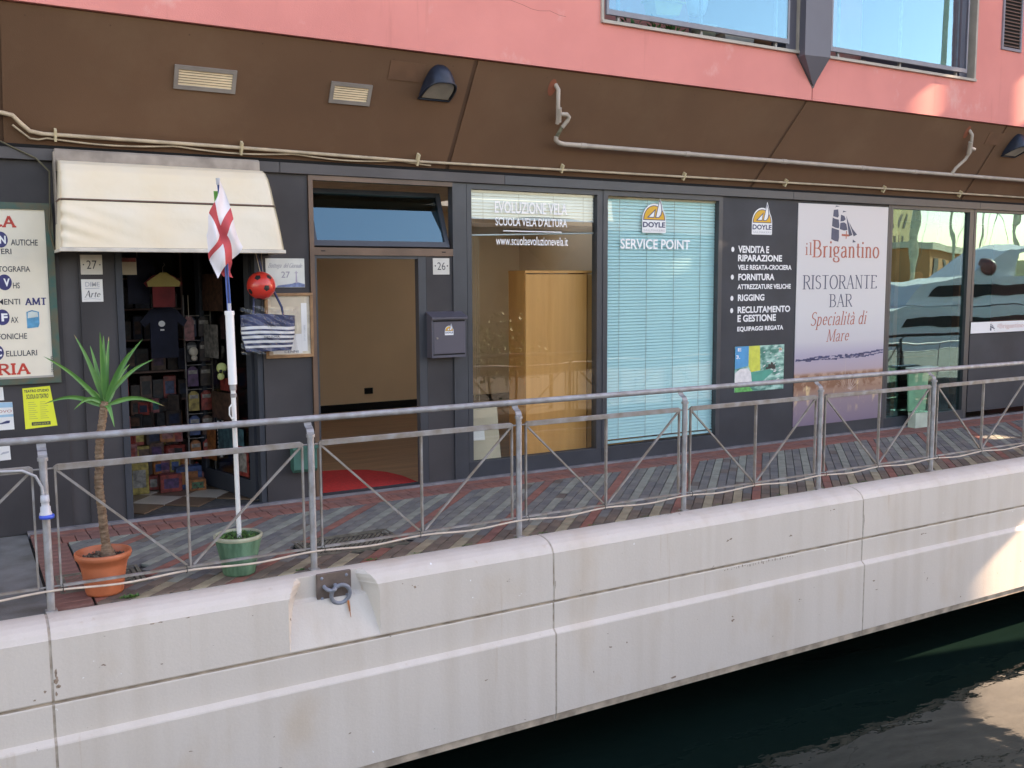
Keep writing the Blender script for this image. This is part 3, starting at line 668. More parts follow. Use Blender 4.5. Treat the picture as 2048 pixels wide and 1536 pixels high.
# facade panels, left to right
part('wall_panel', M_dark2, (-8, -.010, 0, 2.085, .08, 2.985))
part('wall_panel', M_dark2, (2.225, -.014, 0, 2.50, .08, 2.985)); part('recess_strip', M_beam, (2.085, .03, 0, 2.225, .08, 2.985))
part('door_post', M_dark, (2.502, -.03, 0, 2.555, .10, 2.985)); part('door_head', M_dark, (2.555, 0, 2.46, 3.66, .08, 2.985))
part('door_post', M_dark, (3.66, -.004, 0, 3.708, .10, 2.985)); part('wall_panel', M_dark2, (3.712, -.016, 0, 4.160, .08, 2.985), label='charcoal panel between the two shop doors')
part('wall_panel', M_dark2, (5.335, -.014, 0, 5.62, .06, 2.262), label='narrow charcoal panel carrying house number 26')
part('wall_post', M_frame, (5.645, -.02, 0, 5.78, .08, 2.985))
part('wall_panel', M_dark, (9.15, -.014, 0, 10.352, .08, 2.985), label='dark panel with white sail maker lettering')
part('wall_panel', M_dark, (10.356, -.010, 0, 12.03, .08, 2.985)); part('wall_panel', M_dark, (13.88, -.004, .10, 17.9, .08, 1.225)); part('wall_panel', M_dark, (15.6, -.004, 1.225, 17.9, .08, 2.985))
# doorway 26 and its tilted transom
def opening0(name, label, loc):
    t = bpy.data.objects.new(name, None); COL.objects.link(t); t.parent = bld; t.empty_display_size = .1; t['label'] = label
    t.location = (loc[0] - 7, loc[1], loc[2]); WL[t.name] = tuple(loc); return t
dr = opening0('doorway', 'open shop doorway 26 in a warm-lit brown frame with a tilted fanlight over it', (4.9, 0, 0))
def dpart(name, m, *boxes, parent=dr):
    q = MB()
    for b in boxes: q.box(*b)
    return q.build(name, m, parent)
dpart('outer_frame', M_brownframe, (4.164, -.035, 0, 4.206, .07, 2.982), (4.206, -.035, 2.94, 5.62, .07, 2.982))
dpart('outer_frame', M_frame, (5.622, -.030, 0, 5.643, .07, 2.982))
dpart('transom_rail', M_brownframe, (4.207, -.03, 2.265, 5.621, .07, 2.335))
dpart('jamb', M_frame, (4.2065, -.012, 0, 4.232, .07, 2.264)); dpart('jamb', M_frame, (5.252, -.012, 0, 5.334, .07, 2.264))
dpart('door_head', M_frame, (4.232, -.008, 2.235, 5.252, .06, 2.264)); dpart('sill', M_dark, (4.232, -.03, .0, 5.252, .09, .022))
dpart('slot', M_black, (4.27, -.032, 2.298, 4.31, -.028, 2.308), (5.50, -.032, 2.298, 5.54, -.028, 2.308))
# sash hinged at the bottom, top leaning into the room
q = MB(); TA = R(22.5)
def tl(x, h, d): return (x, 0.012 + h * math.sin(TA) + d * math.cos(TA), 2.345 + h * math.cos(TA) - d * math.sin(TA))
def tbox(q, x0, h0, x1, h1, d0, d1):
    v = [tl(x0,h0,d0),tl(x1,h0,d0),tl(x1,h1,d0),tl(x0,h1,d0),tl(x0,h0,d1),tl(x1,h0,d1),tl(x1,h1,d1),tl(x0,h1,d1)]
    q.add(v, [(0,1,2,3),(4,7,6,5),(0,4,5,1),(1,5,6,2),(2,6,7,3),(3,7,4,0)])
tbox(q, 4.215, 0, 5.60, .055, -.02, .03); tbox(q, 4.215, .545, 5.60, .585, -.02, .03); tbox(q, 4.215, .055, 4.25, .545, -.02, .03); tbox(q, 5.555, .055, 5.60, .545, -.02, .03)
sash = q.build('transom_sash', M_frame, dr)
q = MB(); tbox(q, 4.25, .055, 5.555, .545, .0, .006); q.build('pane', G_tran, dr)

# shop windows
def opening(name, label, loc):
    t = bpy.data.objects.new(name, None); COL.objects.link(t); t.parent = bld; t.empty_display_size = .1; t['label'] = label
    t.location = (loc[0] - 7, loc[1], loc[2]); WL[t.name] = tuple(loc); return t
def shop_window(name, label, x0, x1, z0, z1, gm, fr=.045, bottom=None, y=0.02):
    t = opening(name, label, ((x0 + x1) / 2, 0, z0))
    q = MB(); q.box(x0 - fr, -.022, z0 - .0, x0, .075, z1 + fr); q.box(x1, -.022, z0, x1 + fr, .075, z1 + fr); q.box(x0, -.022, z1, x1, .075, z1 + fr)
    q.build('frame', M_frame, t)
    if bottom is not None:
        q = MB(); q.box(x0 - fr, -.020, bottom, x1 + fr, .078, z0 - .0005); q.build('bottom_rail', M_dark, t)
    q = MB(); q.box(x0 - .001, y, z0 - .001, x1 + .001, y + .006, z1 + .001); q.build('pane', gm, t); return t
w1 = shop_window('shop_window', 'tall shop window with a half raised white blind and a wooden cabinet behind', 5.835, 7.36, .18, 2.93, G_shop, .052, .0)
w2 = shop_window('shop_window', 'tall shop window filled by a closed aqua blind under a sail logo', 7.50, 9.085, .18, 2.93, G_shop, .06, .0)
q = MB(); q.box(7.413, -.015, 0, 7.439, .075, 2.98); q.build('mullion', M_frame, w2)
w3 = shop_window('door', 'reflecting glass door of the restaurant beside its tall banner', 12.12, 13.735, .15, 2.94, G_shop2, .045, .0)
w4 = shop_window('shop_window', 'wide restaurant window at the right edge above a white name strip', 13.89, 15.5, 1.405, 2.95, G_shop2, .05)
q = MB(); q.box(13.782, -.018, 0, 13.838, .08, 2.985); q.build('mullion', M_frame, w4)
q = MB(); q.box(12.03, -.02, 0, 12.074, .08, 2.985); q.build('side_post', M_frame, w3)
q = MB(); q.box(9.1455, .02, 0, 9.1495, .08, 2.985); q.build('side_post', M_dark, w2)

# interiors
part('shop_partition', M_tan, (4.17, .09, 0, 4.20, 5.40, 3.12), (9.6, .09, 0, 9.66, 5.40, 3.12)); part('office_back_wall', M_tan, (4.20, 5.40, 0, 9.6, 5.5, 3.12))
part('skirting', M_black, (4.201, 5.375, .03, 9.6, 5.399, .145), (4.2005, .10, .03, 4.215, 5.37, .145))
q = MB(); q.box(4.20, .092, -.02, 9.6, 5.40, .012); struct('office_floor', q, M_woodfl)
part('socket', M_black, (6.79, 5.385, .28, 6.93, 5.399, .375), c=.004)
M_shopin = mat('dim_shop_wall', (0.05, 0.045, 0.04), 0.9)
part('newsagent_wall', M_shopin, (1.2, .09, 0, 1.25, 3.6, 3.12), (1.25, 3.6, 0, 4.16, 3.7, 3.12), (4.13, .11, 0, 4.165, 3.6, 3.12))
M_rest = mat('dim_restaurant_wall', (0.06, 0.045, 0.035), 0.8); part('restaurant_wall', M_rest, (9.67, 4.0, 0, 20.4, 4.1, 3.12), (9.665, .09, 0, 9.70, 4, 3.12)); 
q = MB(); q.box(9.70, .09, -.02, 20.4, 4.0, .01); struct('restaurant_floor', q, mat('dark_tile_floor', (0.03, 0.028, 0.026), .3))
# newsagent's floor: diagonal cream and brown tiles
q = MB(); q.box(1.25, .0, -.03, 4.13, 3.6, .008); sf = struct('shop_floor', q, M_grout)
M_tc = mat('cream_floor_tile', (0.52, 0.44, 0.35), .35, .06, 3); M_tb = mat('brown_floor_tile', (0.15, 0.09, 0.055), .35, .1, 3); TW = .335; me_t = {}
for mm in (M_tc, M_tb):
    h = TW / 2 - .002; q = MB(); q.box(-h, -h, -.012, h, h, 0, c=.001); me_t[mm.name] = q.mesh('tile', mm)
ca, sa = math.cos(R(50)), math.sin(R(50))
for i in range(-12, 14):
    for j in range(-12, 14):
        a, b = (i + .5) * TW, (j + .5) * TW; x = 2.92 + a * ca - b * sa; y = -.08 + a * sa + b * ca
        if 1.5 < x < 3.95 and .2 < y < 3.4:
            mm = M_tc if (i + j) % 2 == 0 else M_tb
            o = bpy.data.objects.new('tile', me_t[mm.name]); o.location = (x, y, .021); o.rotation_euler = (0, 0, R(50)); COL.objects.link(o); o.parent = sf
q = MB(); q.box(2.556, -.035, -.02, 3.659, .02, .024); struct('door_sill', q, M_dark)

# ================================================================== THINGS ON THE FACADE
# ---- emblem of the sail maker: white shield, yellow half disc, white sails
M_yel = mat('emblem_yellow', (0.80, 0.42, 0.03), .5, .03); M_emb = mat('emblem_navy', (0.03, 0.045, 0.12), .5)
M_greyp = mat('pale_grey_print', (0.45, 0.46, 0.50), .5)
def emblem(parent, cx, zb, w, y, name='emblem'):
    W = w / 2; q = MB()
    def P(pts, d, m): q.poly([(cx + a * W, y - d, zb + b * W) for a, b in pts], m)
    half = [(math.cos(R(a)), math.sin(R(a))) for a in range(0, 181, 12)]
    P([(-1, .05), (-.95, 0), (.95, 0), (1, .05), (1, .85)] + [(a * 1.0, .85 + b * 1.08) for a, b in half[1:-1]] + [(-1, .85)], 0, M_vinyl)
    P([(.22, 1.6), (.48, 2.38), (.78, 1.5)], .0004, M_vinyl)
    P([(a * .93, .84 + b * .98) for a, b in half], .0008, M_emb)
    P([(a * .86, .89 + b * .88) for a, b in half], .0012, M_yel)
    P([(-.62, 1.0), (.12, 1.60), (.0, 1.0)], .0016, M_emb); P([(-.45, 1.05), (.03, 1.45), (-.05, 1.05)], .0020, M_vinyl)
    P([(.08, 1.0), (.22, 1.5), (.45, 2.25), (.60, 1.9), (.68, 1.5), (.60, 1.18), (.40, 1.0)], .0016, M_emb)
    P([(.16, 1.05), (.28, 1.5), (.45, 2.12), (.54, 1.85), (.60, 1.5), (.53, 1.22), (.37, 1.05)], .0020, M_vinyl)
    o = q.build(name, parent=parent)
    if w > .2:
        lettering('DOYLE', cx - W * .94, cx + W * .94, zb + W * .36, zb + W * .72, y - .002, M_emb, parent, .03)
        lettering('SAILMAKERS', cx - W * .90, cx + W * .90, zb + W * .10, zb + W * .24, y - .002, M_greyp, parent, .0)
    else:
        lettering('DOYLE', cx - W * .90, cx + W * .90, zb + W * .34, zb + W * .70, y - .002, M_emb, parent, .03)
    return o
GY = .0185; M_vinyl2 = mat('window_vinyl', (.93, .93, .93), .4, .0)
lettering('EVOLUZIONE VELA', 6.125, 7.00, 2.705, 2.825, GY, M_vinyl2, w1, .02); lettering("SCUOLA VELA D'ALTURA", 6.13, 7.00, 2.580, 2.665, GY, M_vinyl2, w1, .012)
q = MB(); q.box(6.22, GY - .001, 2.522, 6.93, GY, 2.533); q.build('printed_line', M_vinyl, w1)
lettering('www.scuolaevoluzionevela.it', 6.135, 7.01, 2.385, 2.475, GY, M_vinyl2, w1, .004)
emblem(w2, 8.165, 2.545, .335, GY); lettering('SERVICE POINT', 7.70, 8.69, 2.365, 2.475, GY, M_vinyl2, w2, .02)
PY = -.0155
ptx = thing('wall_lettering', 'white service list with round bullets and a sail emblem on the dark panel', 'lettering', (9.75, -.015, 1.3))
emblem(ptx, 9.775, 2.555, .33, PY)
for s_, a, b, c_, d in (('VENDITA E', 9.40, 9.90, 2.335, 2.42), ('RIPARAZIONE', 9.40, 10.12, 2.235, 2.315), ('VELE REGATA-CROCIERA', 9.40, 10.285, 2.135, 2.195), ('FORNITURA', 9.41, 10.00, 2.01, 2.09), ('ATTREZZATURE VELICHE', 9.40, 10.28, 1.905, 1.965),
                        ('RIGGING', 9.41, 9.84, 1.765, 1.845), ('RECLUTAMENTO', 9.41, 10.28, 1.620, 1.700), ('E GESTIONE', 9.41, 10.04, 1.515, 1.600), ('EQUIPAGGI REGATA', 9.41, 10.17, 1.395, 1.460)):
    lettering(s_, a, b, c_, d, PY, M_vinyl, ptx, .035)
for z in (2.375, 2.05, 1.80, 1.655):
    q = MB(); q.poly([(9.315 + .024 * math.cos(R(a)), PY, z + .030 * math.sin(R(a))) for a in range(0, 360, 24)][::-1]); q.build('bullet', M_vinyl, ptx)
# sailing photograph on the dark panel
ph = thing('photo_print', 'square print of a yellow and blue sail over green sea below the white service list', 'print', (9.785, -.02, .67))
q = MB(); q.box(9.38, -.020, .672, 10.19, -.0145, 1.222)
M_seapr = mat('printed_green_sea', (0.42, 0.72, 0.62), .4, .2, 7, col2=(0.03, 0.22, 0.17), stretch=(1, 1, 2.2), thr=(.42, .62))
q.build('sheet', M_seapr, ph)
def flat(parent, name, pts, m, y): q = MB(); q.poly([(a, y, b) for a, b in pts]); return q.build(name, m, parent)
flat(ph, 'printed_spray', [(9.38, .90), (9.46, .95), (9.58, .955), (9.64, .91), (9.66, .78), (9.62, .73), (9.38, .74)], mat('printed_foam', (.80, .76, .74), .4, .1, 18), -.0206)
flat(ph, 'printed_sail', [(9.38, .952), (9.38, 1.222), (9.60, 1.222), (9.595, .985)], mat('printed_blue', (.02, .33, .62), .4), -.0208)
flat(ph, 'printed_sail', [(9.60, 1.222), (9.78, 1.222), (9.795, .92), (9.64, .905), (9.60, .98)], mat('printed_yellow', (.66, .68, .10), .4, .1, 14), -.0210)
flat(ph, 'printed_hull', [(9.64, .90), (9.95, .925), (10.02, .90), (9.86, .80), (9.74, .75), (9.66, .79)], mat('printed_teal', (.03, .36, .27), .4), -.0212)
flat(ph, 'printed_grass', [(9.38, .672), (9.38, .74), (9.62, .728), (9.68, .68), (9.66, .672)], mat('printed_grass_green', (.08, .45, .12), .4, .3, 20), -.0212)
q = MB()
for x, z, w, h in ((9.94, .93, .03, .055), (9.98, .935, .035, .07), (10.02, .925, .03, .05), (9.90, .925, .02, .03)): q.poly([(x - w, -.0216, z), (x + w, -.0216, z), (x + w * .6, -.0216, z + h), (x - w * .3, -.0216, z + h * 1.15)])
q.build('printed_crew', mat('printed_dark', (.04, .04, .04), .5), ph)
q = MB()
for k in range(26):
    x, z = random.uniform(9.82, 10.12), random.uniform(.70, 1.2); w = random.uniform(.02, .06)
    if z < .95 and x < 10.0: x += .1
    q.poly([(x, -.0205, z), (x + w, -.0205, z + .006), (x + w * 1.3, -.0205, z + .016), (x + w * .4, -.0205, z + .012)])
q.build('printed_crests', MATS['printed_foam'], ph)
lettering('E', 9.42, 9.475, 1.165, 1.205, -.0218, M_vinyl, ph, .03); lettering('3.', 9.395, 9.46, 1.075, 1.12, -.0218, M_vinyl, ph, .03)
emblem(ph, 10.125, 1.13, .055, -.0216)

# restaurant banner
bn = thing('restaurant_banner', 'tall pale banner with a navy sailing ship and red and blue serif lettering', 'banner', (11.19, -.02, .17))
def banner_mat():
    m = bpy.data.materials.new('banner_print'); m.use_nodes = True; n = m.node_tree.nodes; l = m.node_tree.links; b = n['Principled BSDF']; b.inputs['Roughness'].default_value = .35
    tc = n.new('ShaderNodeTexCoord'); sx = n.new('ShaderNodeSeparateXYZ'); l.new(tc.outputs['Object'], sx.inputs[0])
    mr_ = n.new('ShaderNodeMapRange'); mr_.inputs[1].default_value = 0; mr_.inputs[2].default_value = 2.8; l.new(sx.outputs[2], mr_.inputs[0])
    rp = n.new('ShaderNodeValToRGB'); e = rp.color_ramp.elements; e[0].position = 0; e[0].color = (.22, .17, .24, 1); e[1].position = 1; e[1].color = (.66, .62, .62, 1)
    for p, c in ((.105, (.30, .23, .27, 1)), (.15, (.38, .22, .16, 1)), (.225, (.50, .30, .20, 1)), (.245, (.46, .36, .40, 1)), (.32, (.44, .40, .50, 1)), (.38, (.60, .58, .60, 1)), (.5, (.66, .65, .65, 1))):
        k = e.new(p); k.color = c
    l.new(mr_.outputs[0], rp.inputs[0])
    # town lights and their reflections: streaky noise limited to the low band
    mp = n.new('ShaderNodeMapping'); mp.inputs['Scale'].default_value = (3, 1, 1.1); l.new(tc.outputs['Object'], mp.inputs[0])
    z = n.new('ShaderNodeTexNoise'); z.inputs['Scale'].default_value = 3.2; z.inputs['Detail'].default_value = 7; l.new(mp.outputs[0], z.inputs['Vector'])
    r2 = n.new('ShaderNodeValToRGB'); r2.color_ramp.elements[0].position = .56; r2.color_ramp.elements[1].position = .70; l.new(z.outputs['Fac'], r2.inputs[0])
    r3 = n.new('ShaderNodeValToRGB'); e = r3.color_ramp.elements; e[0].position = .04; e[0].color = (0,0,0,1); e[1].position = .24; e[1].color = (0,0,0,1)
    k = e.new(.10); k.color = (.75,.75,.75,1); k = e.new(.21); k.color = (1,1,1,1)
    l.new(mr_.outputs[0], r3.inputs[0])
    mu = n.new('ShaderNodeMath'); mu.operation = 'MULTIPLY'; l.new(r2.outputs[0], mu.inputs[0]); l.new(r3.outputs[0], mu.inputs[1])
    mx = n.new('ShaderNodeMix'); mx.data_type = 'RGBA'; l.new(mu.outputs[0], mx.inputs[0]); l.new(rp.outputs[0], mx.inputs[6]); mx.inputs[7].default_value = (.85, .62, .33, 1)
    z2 = n.new('ShaderNodeTexNoise'); z2.inputs['Scale'].default_value = 9; z2.inputs['Detail'].default_value = 8; l.new(tc.outputs['Object'], z2.inputs['Vector'])
    r4 = n.new('ShaderNodeValToRGB'); r4.color_ramp.elements[0].position = .42; r4.color_ramp.elements[1].position = .52; l.new(z2.outputs['Fac'], r4.inputs[0])
    r5 = n.new('ShaderNodeValToRGB'); e = r5.color_ramp.elements; e[0].position = .155; e[0].color = (0,0,0,1); e[1].position = .24; e[1].color = (0,0,0,1); k = e.new(.17); k.color = (1,1,1,1); k = e.new(.225); k.color = (.9,.9,.9,1)
    l.new(mr_.outputs[0], r5.inputs[0])
    m2 = n.new('ShaderNodeMath'); m2.operation = 'MULTIPLY'; l.new(r4.outputs[0], m2.inputs[0]); l.new(r5.outputs[0], m2.inputs[1])
    mx2 = n.new('ShaderNodeMix'); mx2.data_type = 'RGBA'; l.new(m2.outputs[0], mx2.inputs[0]); l.new(mx.outputs[2], mx2.inputs[6]); mx2.inputs[7].default_value = (.27, .12, .07, 1)
    l.new(mx2.outputs[2], b.inputs['Base Color']); return m
q = MB(); q.box(10.375, -.020, .172, 12.022, -.0105, 2.952); q.build('sheet', banner_mat(), bn)
BY = -.0215
M_bred = mat('faded_red_ink', (0.50, 0.125, 0.08), .5, .1, 9); M_bblue = mat('slate_blue_ink', (0.06, 0.075, 0.13), .5, .1, 9)
serif('il', 10.50, 10.635, 2.32, .155, BY, M_bred, bn, .12, .04)
serif('Brigantino', 10.63, 11.88, 2.292, .215, BY, M_bred, bn, .14, .045)
serif('RISTORANTE', 10.475, 11.85, 1.895, .175, BY, M_bblue, bn, .12, .04)
serif('BAR', 10.955, 11.39, 1.665, .165, BY, M_bblue, bn, .12, .04)
serif('Specialit\u00e0 di', 10.62, 11.66, 1.435, .175, BY, M_bred, bn, .10, .04, slant=.22)
serif('Mare', 10.92, 11.34, 1.225, .155, BY, M_bred, bn, .10, .04, slant=.22)
q = MB()   # the printed brig: sails, a red pennant
def ship(q, ox, oz, s, y):
    def P(pts): q.poly([(ox + a * s, y, oz + b * s) for a, b in pts])
    P([(.02, .98), (.22, 1.0), (.26, .80), (.22, .74), (.0, .78)]); P([(-.02, .74), (.10, .70), (.26, .68), (.30, .50), (.28, .40), (.12, .42), (-.04, .47)])
    P([(-.05, .42), (.12, .38), (.29, .35), (.30, .10), (.27, -.02), (.1, .0), (-.06, .06)]); P([(.36, .84), (.52, .80), (.58, .70), (.50, .64), (.34, .62)])
    P([(.34, .58), (.52, .60), (.62, .55), (.68, .36), (.52, .34), (.32, .38)]); P([(.60, .82), (.72, .60), (.92, .20), (.76, .16), (.70, .42)])
    P([(.74, .62), (.92, .40), (1.14, .22), (.98, .16)]); P([(.95, .06), (1.10, -.02), (.94, -.04)]); P([(.10, 1.02), (.11, 1.12), (.30, 1.10), (.12, 1.08)]); P([(.44, .88), (.45, .97), (.62, .94), (.46, .92)])
ship(q, 10.985, 2.50, .395, BY); q.build('printed_ship', M_bblue, bn)
q = MB(); q.poly([(11.15, BY, 2.565), (11.28, BY, 2.56), (11.32, BY, 2.585), (11.15, BY, 2.59)]); q.poly([(11.225, BY - .0003, 2.53), (11.24, BY - .0003, 2.53), (11.245, BY - .0003, 2.63), (11.23, BY - .0003, 2.63)]); q.build('printed_pennant', M_bred, bn)
rb = random.Random(5); q = MB()
for st, (za, zb, th) in enumerate(((1.005, 1.075, .030), (.975, 1.045, .018))):
    x = 10.385 + st * .17
    while x < 12.0:
        t = (x - 10.38) / 1.62; w = rb.uniform(.03, .09); z = za + (zb - za) * t + rb.uniform(-.006, .006) + .012 * math.sin(t * 7); h = th * rb.uniform(.35, 1.1) * (1 if t < .95 else .6)
        q.poly([(x, BY, z - h / 2), (min(12.015, x + w), BY, z - h / 2 + rb.uniform(-.01, .01)), (min(12.015, x + w + .01), BY, z + h / 2), (x + .01, BY, z + h / 2 + rb.uniform(-.008, .008))]); x += w * .8
q.build('printed_brush_stroke', mat('brush_navy', (.06, .07, .17), .5, .3, 20), bn)
q = MB()   # white aerial masts of the printed harbour
for i in range(9):
    a = R(150 - i * 15); x0, z0 = 11.36, .565
    q.poly([(x0 + .04 * math.cos(a), BY, z0 + .03 * math.sin(a)), (x0 + .05 * math.cos(a) + .006, BY, z0 + .03 * math.sin(a)), (x0 + .26 * math.cos(a) + .004, BY, z0 + .24 * math.sin(a)), (x0 + .26 * math.cos(a), BY, z0 + .24 * math.sin(a))])
q.poly([(11.29, BY, .78), (11.297, BY, .78), (11.305, BY, 1.0), (11.302, BY, 1.0)])
q.build('printed_masts', mat('mast_print', (.60, .50, .46), .5), bn)

# white strip with the restaurant's name under the right window
st_ = thing('name_strip', 'white strip with the red restaurant name under the right hand window', 'sign', (14.6, -.02, 1.23))
q = MB(); q.box(13.865, -.0245, 1.235, 16.4, -.018, 1.395, c=.001); q.build('sheet', M_vinyl, st_)
serif('Brigantino', 14.52, 15.12, 1.295, .062, -.0255, M_bred, st_, .14, .05); serif('il', 14.47, 14.52, 1.31, .045, -.0255, M_bred, st_, .12, .05)
q = MB(); ship(q, 14.31, 1.265, .10, -.0255); q.build('printed_ship', M_bblue, st_)

# ---- shop sign at the left edge
sg = thing('shop_sign', 'cream sign in a worn green frame with red and navy lettering at the left edge', 'sign', (1.2, -.03, 1.23))
q = MB(); q.box(.30, -.032, 1.27, 1.995, -.020, 2.60); q.build('panel', mat('cream_sign', (.80, .72, .58), .5, .03), sg)
q = MB(); q.box(.30, -.045, 2.600, 2.05, -.012, 2.652); q.box(.30, -.045, 1.222, 2.05, -.012, 1.268); q.box(1.997, -.0445, 1.268, 2.05, -.012, 2.600)
q.build('frame', mat('worn_green_frame', (.03, .11, .09), .6, .3, 9, col2=(.12, .10, .06)), sg)
q = MB(); q.box(.30, -.0445, 1.269, 1.9965, -.038, 1.284); q.build('bottom_trim', M_winalu, sg)
SY = -.0335; M_sgred = mat('sign_red', (.60, .05, .03), .5); M_sgnavy = mat('sign_navy', (.035, .035, .14), .5)
serif('LA', 1.612, 1.79, 2.462, .082, SY, M_sgred, sg, .24, .16)
serif('RIA', 1.595, 1.83, 1.305, .082, SY, M_sgred, sg, .24, .16)
serif('AMT', 1.82, 1.975, 1.852, .052, SY, M_sgnavy, sg, .22, .15)
for s_, a, b, c_, d in (('AUTICHE', 1.745, 1.935, 2.318, 2.366), ('TERI', 1.635, 1.745, 2.250, 2.292), ('TOGRAFIA', 1.645, 1.870, 2.112, 2.156), ('HS', 1.742, 1.79, 1.982, 2.028), ('MENTI', 1.63, 1.785, 1.856, 1.900), ('AX', 1.712, 1.765, 1.712, 1.758), ('FONICHE', 1.615, 1.820, 1.582, 1.628), ('ELLULARI', 1.665, 1.885, 1.447, 1.492)):
    lettering(s_, a, b, c_, d, SY, M_ink, sg, .01)
for i, (s_, cx, cz) in enumerate((('N', 1.675, 2.362), ('V', 1.685, 2.030), ('F', 1.655, 1.757), ('C', 1.600, 1.480))):
    q = MB(); q.poly([(cx + .050 * math.cos(R(a)), SY, cz + .062 * math.sin(R(a))) for a in range(0, 360, 15)][::-1]); q.build('lettering', M_sgnavy, sg)
    lettering(s_, cx - .008, cx + .036, cz - .032, cz + .030, SY - .001, M_vinyl, sg, .04)
lettering('29/09/1999', 1.925, 2.055, 1.362, 1.380, SY, M_ink, sg, 0, rot=R(90))
q = MB(); q.poly([(1.825, SY, 1.665), (1.905, SY, 1.672), (1.915, SY, 1.70), (1.915, SY, 1.795), (1.865, SY, 1.81), (1.825, SY, 1.795)]); q.build('printed_badge', mat('badge_blue', (.05, .30, .48), .5, .2, 20), sg)
q = MB(); q.poly([(1.832, SY - .001, 1.745), (1.908, SY - .001, 1.755), (1.905, SY - .001, 1.79), (1.865, SY - .001, 1.80), (1.835, SY - .001, 1.79)]); q.build('printed_badge', mat('badge_pale', (.55, .62, .58), .5), sg)
# posters under it
def sheet(name, label, pts, m, cat='poster', y=-.012, group=None):
    t = thing(name, label, cat, (pts[0][0], y, min(p[1] for p in pts)), group); q = MB(); q.prism(pts, 'y', y, y - .0015); q.build('sheet', m, t); return t
yp = sheet('theatre_poster', 'yellow theatre school poster with black print below the green framed sign', [(1.765, 1.185), (1.965, 1.195), (2.005, .868), (1.765 + .005, .855)][::-1], M_yellow)
lettering('TEATRO STUDIO', 1.775, 1.955, 1.150, 1.172, -.0142, M_ink, yp, .03); lettering('SCUOLA DI TEATRO', 1.79, 1.95, 1.098, 1.135, -.0142, M_ink, yp, .02)
q = MB(); q.box(1.818, -.0142, .880, 1.955, -.0138, .908); q.build('printed_bar', M_ink, yp); lettering('INFO 010 24 74 491', 1.83, 1.945, .886, .900, -.0146, M_yellow, yp, .0)
q = MB()
for k in range(9):
    for (a, b) in ((1.80, 1.865), (1.885, 1.945)): q.box(a, -.0139, .935 + k * .0165, b - .02 * (k % 3) / 2, -.0137, .939 + k * .0165)
q.build('printed_text', mat('small_print', (.42, .42, .10), .6), yp)
p1 = sheet('flyer', 'blue and white boat flyer at the left edge beside the yellow poster', [(1.48, .86), (1.692, .862), (1.688, 1.082), (1.48, 1.09)], M_paper)
flat(p1, 'printed_band', [(1.48, 1.045), (1.690, 1.04), (1.688, 1.08), (1.48, 1.088)], mat('flyer_blue', (.30, .52, .66), .5), -.0142); flat(p1, 'printed_band', [(1.48, .965), (1.690, .965), (1.690, .985), (1.48, .985)], MATS['flyer_blue'], -.0142)
flat(p1, 'printed_boat', [(1.55, .905), (1.66, .915), (1.665, .935), (1.64, .935), (1.60, .92), (1.55, .925)], M_navy, -.0142); lettering('COVO', 1.55, 1.68, 1.0, 1.022, -.0142, M_bred, p1)
p2 = sheet('flyer', 'small white flyer with a grey boat drawing, lowest at the left edge', [(1.48, .615), (1.655, .62), (1.650, .755), (1.48, .755)], M_paper)
flat(p2, 'printed_boat', [(1.58, .665), (1.64, .675), (1.645, .69), (1.60, .685)], M_greyp, -.0142)
p3 = sheet('flyer', 'narrow white flyer tucked under the framed sign at the left edge', [(1.48, 1.10), (1.632, 1.10), (1.628, 1.205), (1.48, 1.205)], M_paper)

# house numbers and small plates
def plate(name, label, x0, x1, z0, z1, y, m, cat='plate', th=.006):
    t = thing(name, label, cat, ((x0 + x1) / 2, y, z0)); q = MB(); q.box(x0, y - th, z0, x1, y, z1, c=.0015); q.build('slab', m, t); return t
n27 = plate('house_number', 'square stone house number plate reading 27 under the awning', 2.24, 2.405, 2.09, 2.25, -.0145, M_marble)
lettering('27', 2.285, 2.362, 2.135, 2.205, -.0215, M_ink, n27, .0)
for x in (2.262, 2.386): q = MB(); q.lathe([(0, 0), (.006, 0)], (0, 0, 0), 8); q.v = [(x + a, -.0213, 2.17 + b) for a, b, c_ in q.v]; q.build('dot', M_ink, n27)
n26 = plate('house_number', 'square stone house number plate reading 26 above the mailbox', 5.405, 5.585, 2.085, 2.245, -.0145, M_marble)
lettering('26', 5.452, 5.540, 2.13, 2.205, -.0215, M_ink, n26, .0)
for x in (5.43, 5.562): q = MB(); q.lathe([(0, 0), (.008, 0)], (0, 0, 0), 8); q.v = [(x + a, -.0213, 2.17 + b) for a, b, c_ in q.v]; q.build('dot', M_ink, n26)
ap = plate('art_plate', 'small white plate with the word Arte in script below number 27', 2.238, 2.400, 1.868, 2.052, -.0145, M_white, th=.004)
lettering('DIME', 2.268, 2.378, 1.992, 2.030, -.0195, M_greyp, ap, .01); serif('r', 2.30, 2.325, 1.905, .05, -.0195, M_ink, ap, .12, .05, .3); serif('A', 2.258, 2.305, 1.905, .055, -.0195, M_ink, ap, .14, .05, .2); serif('te', 2.325, 2.375, 1.905, .05, -.0195, M_ink, ap, .12, .05, .3)
q = MB(); q.poly([(2.265, -.0195, 1.972), (2.375, -.0195, 1.976), (2.375, -.0195, 1.982), (2.265, -.0195, 1.979)]); q.poly([(2.25, -.0195, 1.888), (2.32, -.0195, 1.893), (2.38, -.0195, 1.886), (2.38, -.0195, 1.889), (2.32, -.0195, 1.896), (2.25, -.0195, 1.891)]); q.build('printed_line', M_greyp, ap)
bp1 = plate('enamel_plate', 'pale plate with script, number 27 and a blue lighthouse behind the red ball', 3.755, 4.112, 1.972, 2.232, -.0165, mat('pale_enamel', (.66, .68, .63), .4, .08, 6), 'plate')
SC = mat('pale_grey_script', (.32, .32, .36), .6)
